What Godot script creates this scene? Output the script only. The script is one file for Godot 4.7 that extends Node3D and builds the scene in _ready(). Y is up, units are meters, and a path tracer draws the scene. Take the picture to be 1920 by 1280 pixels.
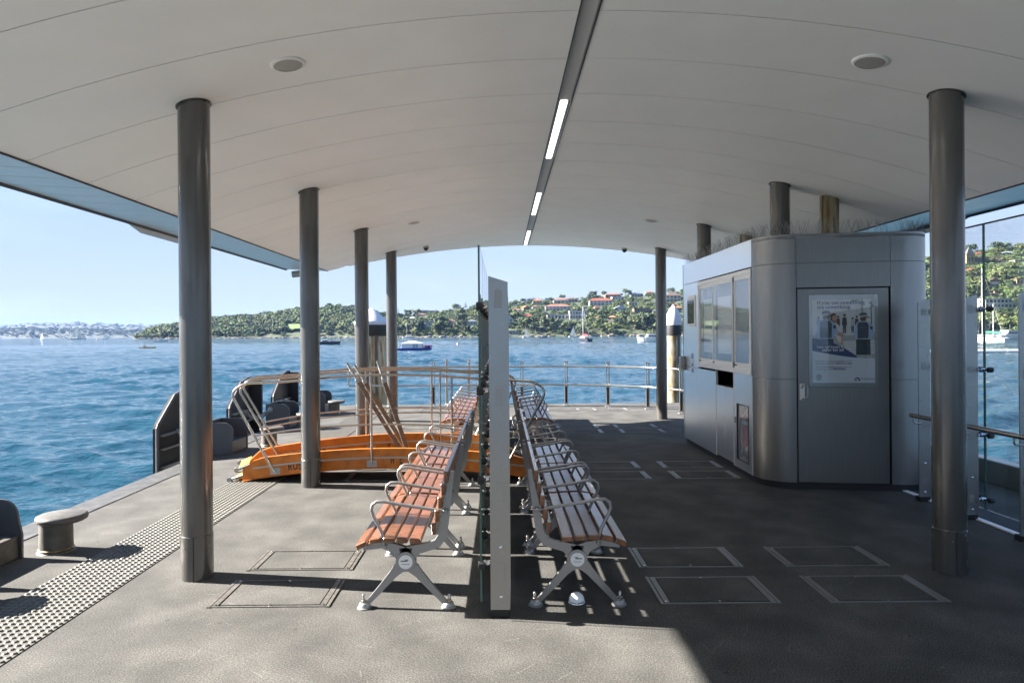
extends Node3D
# A ferry wharf shelter on a harbour. World: x right, y up (deck surface at 0), -z away along the pontoon.

const EYE := 1.6            # camera height above the deck, metres
const FOCAL := 1280.0       # focal length in photo pixels (photo is 1920 x 1280)
const VPX := 940.0          # vanishing point of the pontoon's long axis
const VPY := 626.5
const ROLL := 0.00785
const WATER := -0.8

var M := {}
var taken := {}
var rng := RandomNumberGenerator.new()

# ---------------------------------------------------------------- helpers: pixels to directions
func level(px: float, py: float) -> Vector2:      # photo pixel with the camera roll taken out
	return Vector2(px - ROLL * (py - 640.0), py + ROLL * (px - 960.0))
func at(px: float, py: float, depth: float) -> Vector3:
	var q := level(px, py)
	return Vector3((q.x - VPX) / FOCAL * depth, EYE - (q.y - VPY) / FOCAL * depth, -depth)
func on_water(px: float, py: float) -> Vector3:
	var q := level(px, py)
	var depth := (EYE - WATER) * FOCAL / maxf(q.y - VPY, 0.5)
	return Vector3((q.x - VPX) / FOCAL * depth, WATER, -depth)

# ---------------------------------------------------------------- helpers: nodes
func numbered(called: String) -> String:
	if not taken.has(called):
		taken[called] = 0
		return called
	taken[called] += 1
	return "%s_%03d" % [called, taken[called]]
func tag(o: Node, label: String, category: String, group := "") -> void:
	o.set_meta("label", label)
	o.set_meta("category", category)
	if group != "": o.set_meta("group", group)
func thing(called: String, label: String, category: String, where := Vector3.ZERO, turn := 0.0, group := "") -> Node3D:
	var o := Node3D.new()
	o.name = numbered(called)
	add_child(o)
	o.position = where
	o.rotation.y = turn
	tag(o, label, category, group)
	return o
func mesh_node(called: String, mesh: Mesh, m: Material, parent: Node, where := Vector3.ZERO) -> MeshInstance3D:
	var o := MeshInstance3D.new()
	o.name = numbered(called) if parent == self else called
	o.mesh = mesh
	if m: o.material_override = m
	o.position = where
	parent.add_child(o, true)
	return o
func part(called: String, st: SurfaceTool, m: Material, parent: Node, where := Vector3.ZERO) -> MeshInstance3D:
	return mesh_node(called, st.commit(), m, parent, where)
func structure(called: String, st: SurfaceTool, m: Material) -> MeshInstance3D:
	var o := part(called, st, m, self)
	o.set_meta("kind", "structure")
	return o
func copy(src: Node3D, called: String, where: Vector3, turn: float, label: String) -> Node3D:
	var r: Node3D = src.duplicate()
	r.name = numbered(called)
	add_child(r)
	r.position = where
	r.rotation.y = turn
	if label != "": r.set_meta("label", label)
	return r

# ---------------------------------------------------------------- helpers: shapes
func mb() -> SurfaceTool:
	var st := SurfaceTool.new()
	st.begin(Mesh.PRIMITIVE_TRIANGLES)
	return st
func tri(st: SurfaceTool, a: Vector3, b: Vector3, c: Vector3, hint: Vector3) -> void:
	var n := (c - a).cross(b - a)
	if n.length_squared() < 1e-18: return
	n = n.normalized()
	if n.dot(hint) < 0.0:
		n = -n
		var t := b
		b = c
		c = t
	st.set_normal(n); st.add_vertex(a)
	st.set_normal(n); st.add_vertex(b)
	st.set_normal(n); st.add_vertex(c)
func quad(st: SurfaceTool, a: Vector3, b: Vector3, c: Vector3, d: Vector3, hint: Vector3) -> void:
	tri(st, a, b, c, hint)
	tri(st, a, c, d, hint)
func quad_uv(st: SurfaceTool, a: Vector3, b: Vector3, c: Vector3, d: Vector3) -> void:   # a top left, b top right, c bottom right, d bottom left
	var n := (c - a).cross(b - a).normalized()
	for e in [[a, Vector2(0, 0)], [b, Vector2(1, 0)], [c, Vector2(1, 1)], [a, Vector2(0, 0)], [c, Vector2(1, 1)], [d, Vector2(0, 1)]]:
		st.set_normal(n)
		st.set_uv(e[1])
		st.add_vertex(e[0])
func soft(st: SurfaceTool, a: Vector3, b: Vector3, c: Vector3, d: Vector3, na: Vector3, nb: Vector3, nc: Vector3, nd: Vector3) -> void:
	var n := (c - a).cross(b - a)
	var e: Array = [a, b, c, a, c, d]
	var ne: Array = [na, nb, nc, na, nc, nd]
	if n.dot(na + nc) < 0.0:
		e = [a, c, b, a, d, c]
		ne = [na, nc, nb, na, nd, nc]
	for i in 6:
		st.set_normal(ne[i])
		st.add_vertex(e[i])
# a box with chamfered edges (ch > 0) under any transform
func box(st: SurfaceTool, c: Vector3, size: Vector3, ch := 0.0, turn := Basis.IDENTITY) -> void:
	var h := size * 0.5
	var pts := []
	var f := func(v: Vector3) -> Vector3: return c + turn * v
	var k := minf(ch, minf(h.x, minf(h.y, h.z)) * 0.9)
	for ax in 3:
		for s in [-1.0, 1.0]:
			var u := (ax + 1) % 3
			var w := (ax + 2) % 3
			var q := []
			for e in [[-1, -1], [1, -1], [1, 1], [-1, 1]]:
				var v := Vector3.ZERO
				v[ax] = h[ax] * s
				v[u] = (h[u] - k) * e[0]
				v[w] = (h[w] - k) * e[1]
				q.append(f.call(v))
			var n := Vector3.ZERO
			n[ax] = s
			quad(st, q[0], q[1], q[2], q[3], turn * n)
	if k > 0.0:
		for ax in 3:
			var u := (ax + 1) % 3
			var w := (ax + 2) % 3
			for su in [-1.0, 1.0]:
				for sw in [-1.0, 1.0]:
					var q := []
					for e in [[-1.0, 0], [1.0, 0], [1.0, 1], [-1.0, 1]]:
						var v := Vector3.ZERO
						v[ax] = (h[ax] - k) * e[0]
						v[u] = (h[u] - (k if e[1] == 1 else 0.0)) * su
						v[w] = (h[w] - (0.0 if e[1] == 1 else k)) * sw
						q.append(f.call(v))
					var n := Vector3.ZERO
					n[u] = su
					n[w] = sw
					quad(st, q[0], q[1], q[2], q[3], turn * n)
		for sx in [-1.0, 1.0]:
			for sy in [-1.0, 1.0]:
				for sz in [-1.0, 1.0]:
					var a := Vector3(h.x * sx, (h.y - k) * sy, (h.z - k) * sz)
					var b := Vector3((h.x - k) * sx, h.y * sy, (h.z - k) * sz)
					var d := Vector3((h.x - k) * sx, (h.y - k) * sy, h.z * sz)
					tri(st, f.call(a), f.call(b), f.call(d), turn * Vector3(sx, sy, sz))
func bb(st: SurfaceTool, lo: Vector3, hi: Vector3, ch := 0.0) -> void:
	box(st, (lo + hi) * 0.5, (hi - lo).abs(), ch)
# a tube along points
func tube(st: SurfaceTool, pts: Array, r: float, sides := 8, flat := 1.0, caps := true) -> void:
	var rings := []
	var norms := []
	var up := Vector3.UP
	var n := pts.size()
	for i in n:
		var d: Vector3 = (pts[mini(i + 1, n - 1)] - pts[maxi(i - 1, 0)]).normalized()
		if i == 0 and absf(d.dot(up)) > 0.9: up = Vector3.RIGHT
		var side := d.cross(up)
		if side.length() < 0.05: side = d.cross(Vector3.FORWARD)
		side = side.normalized()
		var v := side.cross(d).normalized()
		up = v
		var ring := []
		var nn := []
		for k in sides:
			var a := TAU * k / sides
			var o := side * cos(a) + v * sin(a)
			ring.append(pts[i] + (side * cos(a) * r * flat + v * sin(a) * r))
			nn.append(o)
		rings.append(ring)
		norms.append(nn)
	for i in n - 1:
		for k in sides:
			var j := (k + 1) % sides
			soft(st, rings[i][k], rings[i][j], rings[i + 1][j], rings[i + 1][k], norms[i][k], norms[i][j], norms[i + 1][j], norms[i + 1][k])
	if caps:
		for e in [0, n - 1]:
			var d: Vector3 = (pts[0] - pts[1]) if e == 0 else (pts[n - 1] - pts[n - 2])
			for k in sides - 2: tri(st, rings[e][0], rings[e][k + 1], rings[e][k + 2], d)
# rounded path: corners of a polyline replaced by arcs
func rounded(pts: Array, r: float, steps := 5) -> Array:
	var out := [pts[0]]
	for i in range(1, pts.size() - 1):
		var p: Vector3 = pts[i]
		var a: Vector3 = pts[i - 1] - p
		var b: Vector3 = pts[i + 1] - p
		var k := minf(r, minf(a.length(), b.length()) * 0.48)
		var pa := p + a.normalized() * k
		var pb := p + b.normalized() * k
		for s in steps + 1:
			var t := float(s) / steps
			out.append(pa.lerp(p, t).lerp(p.lerp(pb, t), t))
	out.append(pts[-1])
	return out
# a solid of revolution about y through c; prof is [[radius, height], ...] from bottom to top
func lathe(st: SurfaceTool, c: Vector3, prof: Array, segs := 24, turn := Basis.IDENTITY, crease := 0.6) -> void:
	var n := prof.size()
	var nrm := []
	for i in n - 1:
		var dr: float = prof[i + 1][0] - prof[i][0]
		var dh: float = prof[i + 1][1] - prof[i][1]
		nrm.append(Vector2(dh, -dr).normalized())
	for i in n - 1:
		var n0: Vector2 = nrm[i]
		var n1: Vector2 = nrm[i]
		if i > 0 and nrm[i].dot(nrm[i - 1]) > crease: n0 = (nrm[i] + nrm[i - 1]).normalized()
		if i < n - 2 and nrm[i].dot(nrm[i + 1]) > crease: n1 = (nrm[i] + nrm[i + 1]).normalized()
		for k in segs:
			var a0 := TAU * k / segs
			var a1 := TAU * (k + 1) / segs
			var p := func(a: float, q: int) -> Vector3: return c + turn * Vector3(cos(a) * prof[q][0], prof[q][1], sin(a) * prof[q][0])
			var m := func(a: float, q: Vector2) -> Vector3: return turn * Vector3(cos(a) * q.x, q.y, sin(a) * q.x)
			soft(st, p.call(a0, i), p.call(a1, i), p.call(a1, i + 1), p.call(a0, i + 1), m.call(a0, n0), m.call(a1, n0), m.call(a1, n1), m.call(a0, n1))
func cyl(st: SurfaceTool, a: Vector3, b: Vector3, r: float, sides := 10) -> void:
	tube(st, [a, b], r, sides)
# a flat bar of changing width swept along a path in the x-y plane, thick in z
func ribbon(st: SurfaceTool, pts: Array, widths: Array, z0: float, z1: float) -> void:
	var l := []
	var r := []
	var n := pts.size()
	for i in n:
		var d: Vector2 = (pts[mini(i + 1, n - 1)] - pts[maxi(i - 1, 0)]).normalized()
		var s := Vector2(-d.y, d.x) * float(widths[mini(i, widths.size() - 1)]) * 0.5
		l.append(pts[i] + s)
		r.append(pts[i] - s)
	for i in n - 1:
		for e in [[z0, -1.0 if z0 < z1 else 1.0], [z1, 1.0 if z0 < z1 else -1.0]]:
			quad(st, v3(l[i], e[0]), v3(l[i + 1], e[0]), v3(r[i + 1], e[0]), v3(r[i], e[0]), Vector3(0, 0, e[1]))
		var o: Vector2 = l[i] - r[i]
		quad(st, v3(l[i], z0), v3(l[i + 1], z0), v3(l[i + 1], z1), v3(l[i], z1), Vector3(o.x, o.y, 0))
		quad(st, v3(r[i], z0), v3(r[i + 1], z0), v3(r[i + 1], z1), v3(r[i], z1), Vector3(-o.x, -o.y, 0))
	for e in [[0, pts[0] - pts[1]], [n - 1, pts[n - 1] - pts[n - 2]]]:
		var i: int = e[0]
		quad(st, v3(l[i], z0), v3(r[i], z0), v3(r[i], z1), v3(l[i], z1), Vector3(e[1].x, e[1].y, 0))
func v3(p: Vector2, z: float) -> Vector3: return Vector3(p.x, p.y, z)
# a polygon in the x-y plane extruded from z0 to z1 and carried by a transform
func prism(st: SurfaceTool, poly: PackedVector2Array, z0: float, z1: float, tf := Transform3D.IDENTITY) -> void:
	var idx := Geometry2D.triangulate_polygon(poly)
	for e in [[z0, signf(z0 - z1)], [z1, signf(z1 - z0)]]:
		for i in range(0, idx.size(), 3):
			tri(st, tf * v3(poly[idx[i]], e[0]), tf * v3(poly[idx[i + 1]], e[0]), tf * v3(poly[idx[i + 2]], e[0]), tf.basis * Vector3(0, 0, e[1]))
	var cw := Geometry2D.is_polygon_clockwise(poly)
	for i in poly.size():
		var a := poly[i]
		var b := poly[(i + 1) % poly.size()]
		var o := Vector2(b.y - a.y, a.x - b.x) * (-1.0 if cw else 1.0)
		quad(st, tf * v3(a, z0), tf * v3(b, z0), tf * v3(b, z1), tf * v3(a, z1), tf.basis * Vector3(o.x, o.y, 0))
# an upright sheet along a plan path (x, z), from y0 to y1, th thick to its left side
func sheet(st: SurfaceTool, plan: Array, y0: float, y1: float, th: float) -> void:
	var n := plan.size()
	var nr := []
	for i in n:
		var d: Vector2 = (plan[mini(i + 1, n - 1)] - plan[maxi(i - 1, 0)]).normalized()
		nr.append(Vector2(-d.y, d.x))
	var p := func(i: int, y: float, k: float) -> Vector3:
		var q: Vector2 = plan[i] + nr[i] * k
		return Vector3(q.x, y, q.y)
	for i in n - 1:
		var n0 := Vector3(-nr[i].x, 0, -nr[i].y)
		var n1 := Vector3(-nr[i + 1].x, 0, -nr[i + 1].y)
		soft(st, p.call(i, y0, 0), p.call(i + 1, y0, 0), p.call(i + 1, y1, 0), p.call(i, y1, 0), n0, n1, n1, n0)
		soft(st, p.call(i, y0, th), p.call(i + 1, y0, th), p.call(i + 1, y1, th), p.call(i, y1, th), -n0, -n1, -n1, -n0)
		quad(st, p.call(i, y1, 0), p.call(i + 1, y1, 0), p.call(i + 1, y1, th), p.call(i, y1, th), Vector3.UP)
		quad(st, p.call(i, y0, 0), p.call(i + 1, y0, 0), p.call(i + 1, y0, th), p.call(i, y0, th), Vector3.DOWN)
	for i in [0, n - 1]:
		var q: Vector2 = plan[0] - plan[1] if i == 0 else plan[n - 1] - plan[n - 2]
		quad(st, p.call(i, y0, 0), p.call(i, y1, 0), p.call(i, y1, th), p.call(i, y0, th), Vector3(q.x, 0, q.y))
func torus(st: SurfaceTool, c: Vector3, big: float, small: float, turn := Basis.IDENTITY, segs := 16, sides := 6, stretch := 1.0) -> void:
	for i in segs:
		for k in sides:
			var f := func(ii: int, kk: int) -> Array:
				var a := TAU * ii / segs
				var b := TAU * kk / sides
				var o := Vector3(cos(a) * cos(b), sin(b), sin(a) * cos(b))
				var q := Vector3(cos(a) * (big + small * cos(b)) * stretch, small * sin(b), sin(a) * (big + small * cos(b)))
				return [c + turn * q, (turn * o).normalized()]
			var a: Array = f.call(i, k)
			var b: Array = f.call(i + 1, k)
			var d: Array = f.call(i + 1, k + 1)
			var e: Array = f.call(i, k + 1)
			soft(st, a[0], b[0], d[0], e[0], a[1], b[1], d[1], e[1])
func lettering(parent: Node, words: String, height: float, m: Material, tf: Transform3D, weight := 700, wide := 1.0) -> MeshInstance3D:
	var t := TextMesh.new()
	var fnt := SystemFont.new()
	fnt.font_names = PackedStringArray(["Droid Sans"])
	fnt.font_weight = weight
	t.font = fnt
	t.font_size = 32
	t.text = words
	t.pixel_size = height / 23.0
	t.depth = 0.0012
	t.horizontal_alignment = HORIZONTAL_ALIGNMENT_LEFT
	t.vertical_alignment = VERTICAL_ALIGNMENT_BOTTOM
	t.curve_step = 1.0
	var o := mesh_node("lettering", t, m, parent)
	o.transform = tf * Transform3D(Basis.from_scale(Vector3(wide, 1, 1)), Vector3.ZERO)
	return o

# ---------------------------------------------------------------- helpers: materials
func lin(r: float, g: float, b: float) -> Color: return Color(r, g, b).linear_to_srgb()
func mat(called: String, c: Color, rough: float, metal := 0.0) -> StandardMaterial3D:
	var m := StandardMaterial3D.new()
	m.albedo_color = c
	m.roughness = rough
	m.metallic = metal
	m.cull_mode = BaseMaterial3D.CULL_DISABLED
	M[called] = m
	return m
func noise(freq: float, octaves: int, seed_: int, size := 512, stretch := Vector2.ONE, kind := FastNoiseLite.TYPE_SIMPLEX_SMOOTH) -> PackedByteArray:
	var n := FastNoiseLite.new()
	n.noise_type = kind
	n.seed = seed_
	n.frequency = freq
	n.fractal_octaves = octaves
	n.fractal_type = FastNoiseLite.FRACTAL_FBM if octaves > 1 else FastNoiseLite.FRACTAL_NONE
	var w := int(size / stretch.x)
	var h := int(size / stretch.y)
	var img := n.get_seamless_image(w, h)
	img.convert(Image.FORMAT_L8)
	if w != size or h != size: img.resize(size, size, Image.INTERPOLATE_CUBIC)
	return img.get_data()
# texture from a grey field through a colour ramp [[position 0..1, colour], ...]
func ramp_texture(g: PackedByteArray, size: int, stops: Array) -> ImageTexture:
	var lut := PackedByteArray()
	lut.resize(768)
	for i in 256:
		var t := i / 255.0
		var c: Color = stops[-1][1]
		for k in stops.size():
			if t <= stops[k][0]:
				c = stops[k][1] if k == 0 else stops[k - 1][1].lerp(stops[k][1], (t - stops[k - 1][0]) / maxf(stops[k][0] - stops[k - 1][0], 1e-4))
				break
		lut[i * 3] = c.r8
		lut[i * 3 + 1] = c.g8
		lut[i * 3 + 2] = c.b8
	var out := PackedByteArray()
	out.resize(size * size * 3)
	for i in size * size:
		var k := g[i] * 3
		var j := i * 3
		out[j] = lut[k]
		out[j + 1] = lut[k + 1]
		out[j + 2] = lut[k + 2]
	var img := Image.create_from_data(size, size, false, Image.FORMAT_RGB8, out)
	img.generate_mipmaps()
	return ImageTexture.create_from_image(img)
func normal_texture(g: PackedByteArray, size: int, strength: float) -> ImageTexture:
	var img := Image.create_from_data(size, size, false, Image.FORMAT_L8, g)
	img.convert(Image.FORMAT_RGBA8)
	img.bump_map_to_normal_map(strength)
	return ImageTexture.create_from_image(img)
func blend(a: PackedByteArray, b: PackedByteArray, k: float) -> PackedByteArray:
	var o := a.duplicate()
	for i in a.size(): o[i] = int(a[i] * (1.0 - k) + b[i] * k)
	return o
func triplanar(m: StandardMaterial3D, metres: float, world := true) -> void:
	m.uv1_triplanar = true
	m.uv1_world_triplanar = world
	m.uv1_scale = Vector3.ONE / metres
func make_materials() -> void:
	var fine := noise(0.16, 2, 11)
	var speck := noise(0.33, 1, 12)
	var cloudy := noise(0.012, 5, 13)
	var grit := blend(fine, speck, 0.5)
	# deck coating: dark mineral grit in resin, with scuffs, spots and drag marks; one texture over 7 m
	var deck := mat("deck", lin(1, 1, 1), 0.85)
	deck.metallic_specular = 0.3
	deck.albedo_texture = deck_texture()
	deck.normal_enabled = true
	deck.normal_texture = normal_texture(noise(0.42, 1, 17, 2048), 2048, 0.9)
	deck.normal_scale = 0.7
	triplanar(deck, 6.5)
	var edge := mat("deck_edge", lin(1, 1, 1), 0.55)
	edge.albedo_texture = ramp_texture(blend(cloudy, fine, 0.35), 512, [[0.25, lin(0.04, 0.0395, 0.039)], [0.55, lin(0.06, 0.059, 0.0578)], [0.8, lin(0.1, 0.0975, 0.0935)]])
	triplanar(edge, 1.3)
	mat("deck_side", lin(0.05, 0.05, 0.052), 0.8)
	# painted ceiling board
	var ceil := mat("ceiling", lin(1, 1, 1), 0.55)
	ceil.albedo_texture = ramp_texture(blend(noise(0.01, 5, 21), fine, 0.25), 512, [[0.2, lin(0.86, 0.86, 0.85)], [0.8, lin(0.9, 0.9, 0.89)]])
	triplanar(ceil, 3.1)
	mat("roof_skin", lin(0.5, 0.52, 0.54), 0.5)
	mat("joint", lin(0.03, 0.03, 0.03), 0.9)
	var wing := mat("wing", lin(0.72, 0.69, 0.66), 0.28, 0.75)
	wing.normal_enabled = true
	wing.normal_texture = normal_texture(noise(0.012, 3, 22, 512, Vector2(1, 1)), 512, 3.0)
	wing.normal_scale = 0.35
	triplanar(wing, 1.6)
	mat("gutter", lin(0.035, 0.037, 0.04), 0.45)
	mat("white_trim", lin(0.78, 0.78, 0.77), 0.45)
	# dark metallic paint on the columns
	var col := mat("column", lin(1, 1, 1), 0.24, 0.5)
	col.clearcoat_enabled = true
	col.clearcoat = 0.35
	col.clearcoat_roughness = 0.12
	col.albedo_texture = ramp_texture(blend(noise(0.012, 4, 23, 512, Vector2(1, 6)), fine, 0.3), 512, [[0.2, lin(0.098, 0.095, 0.09)], [0.8, lin(0.14, 0.136, 0.128)]])
	triplanar(col, 0.8)
	var streaked := mat("stained_steel", lin(1, 1, 1), 0.42, 0.6)
	streaked.albedo_texture = ramp_texture(blend(noise(0.02, 4, 24, 512, Vector2(1, 8)), fine, 0.25), 512, [[0.2, lin(0.1, 0.06, 0.03)], [0.45, lin(0.32, 0.25, 0.14)], [0.8, lin(0.5, 0.47, 0.4)]])
	triplanar(streaked, 0.7)
	# brushed stainless steel
	var brushed := noise(0.09, 3, 25, 512, Vector2(1, 24))
	var st := mat("steel", lin(0.36, 0.362, 0.355), 0.34, 0.92)
	st.roughness_texture = ramp_texture(blend(brushed, cloudy, 0.5), 512, [[0.2, Color(0.75, 0.75, 0.75)], [0.8, Color(1, 1, 1)]])
	st.roughness = 0.36
	triplanar(st, 0.5)
	mat("tube_steel", lin(0.44, 0.405, 0.36), 0.26, 0.95)
	mat("chrome", lin(0.75, 0.75, 0.76), 0.08, 1.0)
	mat("cast_alloy", lin(0.3, 0.305, 0.31), 0.4, 0.75)
	mat("galvanised", lin(0.36, 0.36, 0.355), 0.45, 0.8)
	mat("hatch_rail", lin(0.17, 0.17, 0.165), 0.45, 0.3)
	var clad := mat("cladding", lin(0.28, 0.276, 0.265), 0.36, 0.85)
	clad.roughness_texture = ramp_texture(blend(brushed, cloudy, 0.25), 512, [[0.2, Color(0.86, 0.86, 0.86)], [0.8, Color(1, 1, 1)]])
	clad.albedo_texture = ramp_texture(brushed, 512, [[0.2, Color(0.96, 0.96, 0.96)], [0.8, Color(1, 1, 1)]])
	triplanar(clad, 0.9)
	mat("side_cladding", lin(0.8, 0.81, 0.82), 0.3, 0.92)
	mat("door_paint", lin(0.115, 0.12, 0.118), 0.42, 0.3)
	mat("black", lin(0.012, 0.012, 0.012), 0.6)
	mat("rubber", lin(0.02, 0.021, 0.024), 0.55)
	mat("dark_paint", lin(0.065, 0.068, 0.073), 0.45)
	var bol := mat("bollard_paint", lin(1, 1, 1), 0.5)
	bol.albedo_texture = ramp_texture(blend(cloudy, fine, 0.4), 512, [[0.2, lin(0.055, 0.052, 0.048)], [0.5, lin(0.085, 0.079, 0.071)], [0.8, lin(0.13, 0.12, 0.104)]])
	triplanar(bol, 0.5)
	# timber slats
	var grain := noise(0.06, 4, 31, 512, Vector2(14, 1))
	for e in [["timber_a", 1.0], ["timber_b", 0.86], ["timber_c", 1.14]]:
		var k: float = e[1]
		var t := mat(e[0], lin(1, 1, 1), 0.28)
		t.albedo_texture = ramp_texture(blend(grain, cloudy, 0.35), 512, [[0.2, lin(0.07 * k, 0.024 * k, 0.009 * k)], [0.5, lin(0.15 * k, 0.056 * k, 0.021 * k)], [0.8, lin(0.23 * k, 0.095 * k, 0.038 * k)]])
		t.clearcoat_enabled = true
		t.clearcoat = 0.6
		t.clearcoat_roughness = 0.25
		triplanar(t, 0.45, false)
	var raw := mat("raw_timber", lin(1, 1, 1), 0.7)
	raw.albedo_texture = ramp_texture(blend(noise(0.05, 4, 32, 512, Vector2(1, 12)), fine, 0.3), 512, [[0.2, lin(0.09, 0.055, 0.03)], [0.8, lin(0.26, 0.18, 0.1)]])
	triplanar(raw, 0.5, false)
	var rust := mat("weathered_bar", lin(1, 1, 1), 0.6, 0.2)
	rust.albedo_texture = ramp_texture(blend(noise(0.04, 4, 33), fine, 0.3), 512, [[0.25, lin(0.09, 0.057, 0.034)], [0.6, lin(0.17, 0.13, 0.095)], [0.8, lin(0.23, 0.19, 0.15)]])
	triplanar(rust, 0.4, false)
	# orange fibreglass
	var fib := mat("orange", lin(1, 1, 1), 0.42)
	fib.albedo_texture = ramp_texture(blend(cloudy, fine, 0.3), 512, [[0.2, lin(0.38, 0.1, 0.006)], [0.45, lin(0.52, 0.148, 0.008)], [0.8, lin(0.6, 0.185, 0.011)]])
	triplanar(fib, 1.1)
	mat("yellow", lin(0.45, 0.26, 0.03), 0.5)
	mat("stripe", lin(0.4, 0.385, 0.34), 0.35)
	mat("letters", lin(0.02, 0.02, 0.02), 0.6)
	var tac := mat("tactile", lin(1, 1, 1), 0.6)
	tac.albedo_texture = ramp_texture(blend(cloudy, fine, 0.5), 512, [[0.2, lin(0.062, 0.059, 0.05)], [0.8, lin(0.115, 0.11, 0.095)]])
	triplanar(tac, 0.8)
	var tacb := mat("tactile_base", lin(1, 1, 1), 0.65)
	tacb.albedo_texture = ramp_texture(blend(cloudy, fine, 0.5), 512, [[0.2, lin(0.055, 0.052, 0.045)], [0.8, lin(0.1, 0.096, 0.084)]])
	triplanar(tacb, 0.8)
	# glass
	var g := mat("glass", Color(0.5, 0.62, 0.56, 0.06), 0.02)
	g.transparency = BaseMaterial3D.TRANSPARENCY_ALPHA
	g.metallic_specular = 0.5
	mat("glass_edge", lin(0.06, 0.13, 0.11), 0.1)
	var pg := mat("pane", Color(0.8, 0.85, 0.9, 0.18), 0.02)
	pg.transparency = BaseMaterial3D.TRANSPARENCY_ALPHA
	var dome := mat("clear_dome", Color(0.95, 0.97, 0.98), 0.02)
	dome.refraction_enabled = true
	dome.refraction_scale = 0.05
	mat("dark_glass", lin(0.02, 0.024, 0.028), 0.05)
	mat("paper", lin(0.72, 0.74, 0.75), 0.7)
	mat("notice_blue", lin(0.16, 0.24, 0.5), 0.5)
	mat("notice_green", lin(0.1, 0.35, 0.2), 0.6)
	mat("red_ring", lin(0.62, 0.06, 0.03), 0.5)
	mat("rope", lin(0.6, 0.6, 0.58), 0.8)
	mat("navy", lin(0.01, 0.03, 0.16), 0.6)
	mat("print_grey", lin(0.16, 0.18, 0.24), 0.6)
	mat("white_print", lin(0.8, 0.81, 0.82), 0.6)
	var lamp := mat("diffuser", lin(0.85, 0.85, 0.83), 0.5)
	lamp.emission_enabled = true
	lamp.emission = Color(1.0, 0.98, 0.94)
	lamp.emission_energy_multiplier = 0.55
	mat("speaker_mesh", lin(0.38, 0.375, 0.36), 0.6)
	# boats
	mat("hull_white", lin(0.6, 0.6, 0.59), 0.35)
	mat("hull_blue", lin(0.006, 0.025, 0.2), 0.4)
	mat("hull_dark", lin(0.025, 0.032, 0.05), 0.45)
	var sail := mat("sail", lin(0.6, 0.58, 0.52), 0.7)
	sail.backlight_enabled = true
	sail.backlight = Color(0.3, 0.3, 0.28)
	mat("red_cover", lin(0.35, 0.02, 0.025), 0.7)
	mat("buoy_red", lin(0.6, 0.08, 0.04), 0.5)
	mat("buoy_pink", lin(0.75, 0.4, 0.35), 0.5)
	mat("kayak", lin(0.7, 0.4, 0.05), 0.5)
	mat("skin", lin(0.4, 0.22, 0.14), 0.6)
	mat("green_cover", lin(0.02, 0.22, 0.15), 0.7)
	mat("pile_white", lin(0.5, 0.49, 0.52), 0.5)
	# land
	var earth := mat("hill_ground", lin(1, 1, 1), 0.95)
	earth.albedo_texture = ramp_texture(blend(noise(0.02, 5, 41), speck, 0.3), 512, [[0.2, lin(0.015, 0.024, 0.009)], [0.5, lin(0.03, 0.043, 0.014)], [0.8, lin(0.055, 0.068, 0.025)]])
	triplanar(earth, 60.0)
	var far := mat("far_ground", lin(1, 1, 1), 0.95)
	far.albedo_texture = ramp_texture(blend(noise(0.02, 5, 42), speck, 0.3), 512, [[0.2, lin(0.016, 0.024, 0.015)], [0.8, lin(0.038, 0.048, 0.03)]])
	triplanar(far, 500.0)
	mat("lawn", lin(0.07, 0.12, 0.02), 0.9)
	var rock := mat("rock", lin(1, 1, 1), 0.9)
	rock.albedo_texture = ramp_texture(noise(0.03, 5, 43), 512, [[0.2, lin(0.06, 0.05, 0.042)], [0.5, lin(0.17, 0.143, 0.115)], [0.8, lin(0.3, 0.26, 0.21)]])
	triplanar(rock, 12.0)
	var leaf := mat("leaf", lin(1, 1, 1), 0.75)
	leaf.vertex_color_use_as_albedo = true
	leaf.backlight_enabled = true
	leaf.backlight = Color(0.06, 0.09, 0.02)
	mat("bark", lin(0.09, 0.07, 0.055), 0.9)
	mat("window_dark", lin(0.03, 0.036, 0.045), 0.08)
	mat("sandstone", lin(0.25, 0.18, 0.09), 0.85)
	mat("dark_stone", lin(0.12, 0.11, 0.105), 0.85)
	for e in [["wall_white", 0.66, 0.65, 0.62], ["wall_cream", 0.56, 0.48, 0.34], ["wall_pink", 0.55, 0.42, 0.36], ["wall_blue", 0.42, 0.5, 0.62], ["wall_brown", 0.25, 0.18, 0.13], ["wall_tan", 0.42, 0.28, 0.15], ["wall_grey", 0.35, 0.36, 0.38],
			["roof_red", 0.38, 0.07, 0.035], ["roof_orange", 0.45, 0.17, 0.06], ["roof_terracotta", 0.3, 0.12, 0.075], ["roof_grey", 0.13, 0.14, 0.17], ["roof_brown", 0.14, 0.09, 0.07], ["roof_white", 0.6, 0.6, 0.6]]:
		mat(e[0], lin(e[1] * 0.68, e[2] * 0.68, e[3] * 0.68), 0.85)
	# harbour water
	var w := mat("water", lin(0.007, 0.036, 0.053), 0.06)
	w.normal_enabled = true
	var rip := blend(noise(0.009, 5, 51, 1024, Vector2(2, 1)), noise(0.03, 4, 52, 1024, Vector2(2, 1)), 0.45)
	w.normal_texture = normal_texture(rip, 1024, 9.0)
	w.normal_scale = 1.0
	w.metallic_specular = 0.5

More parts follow.
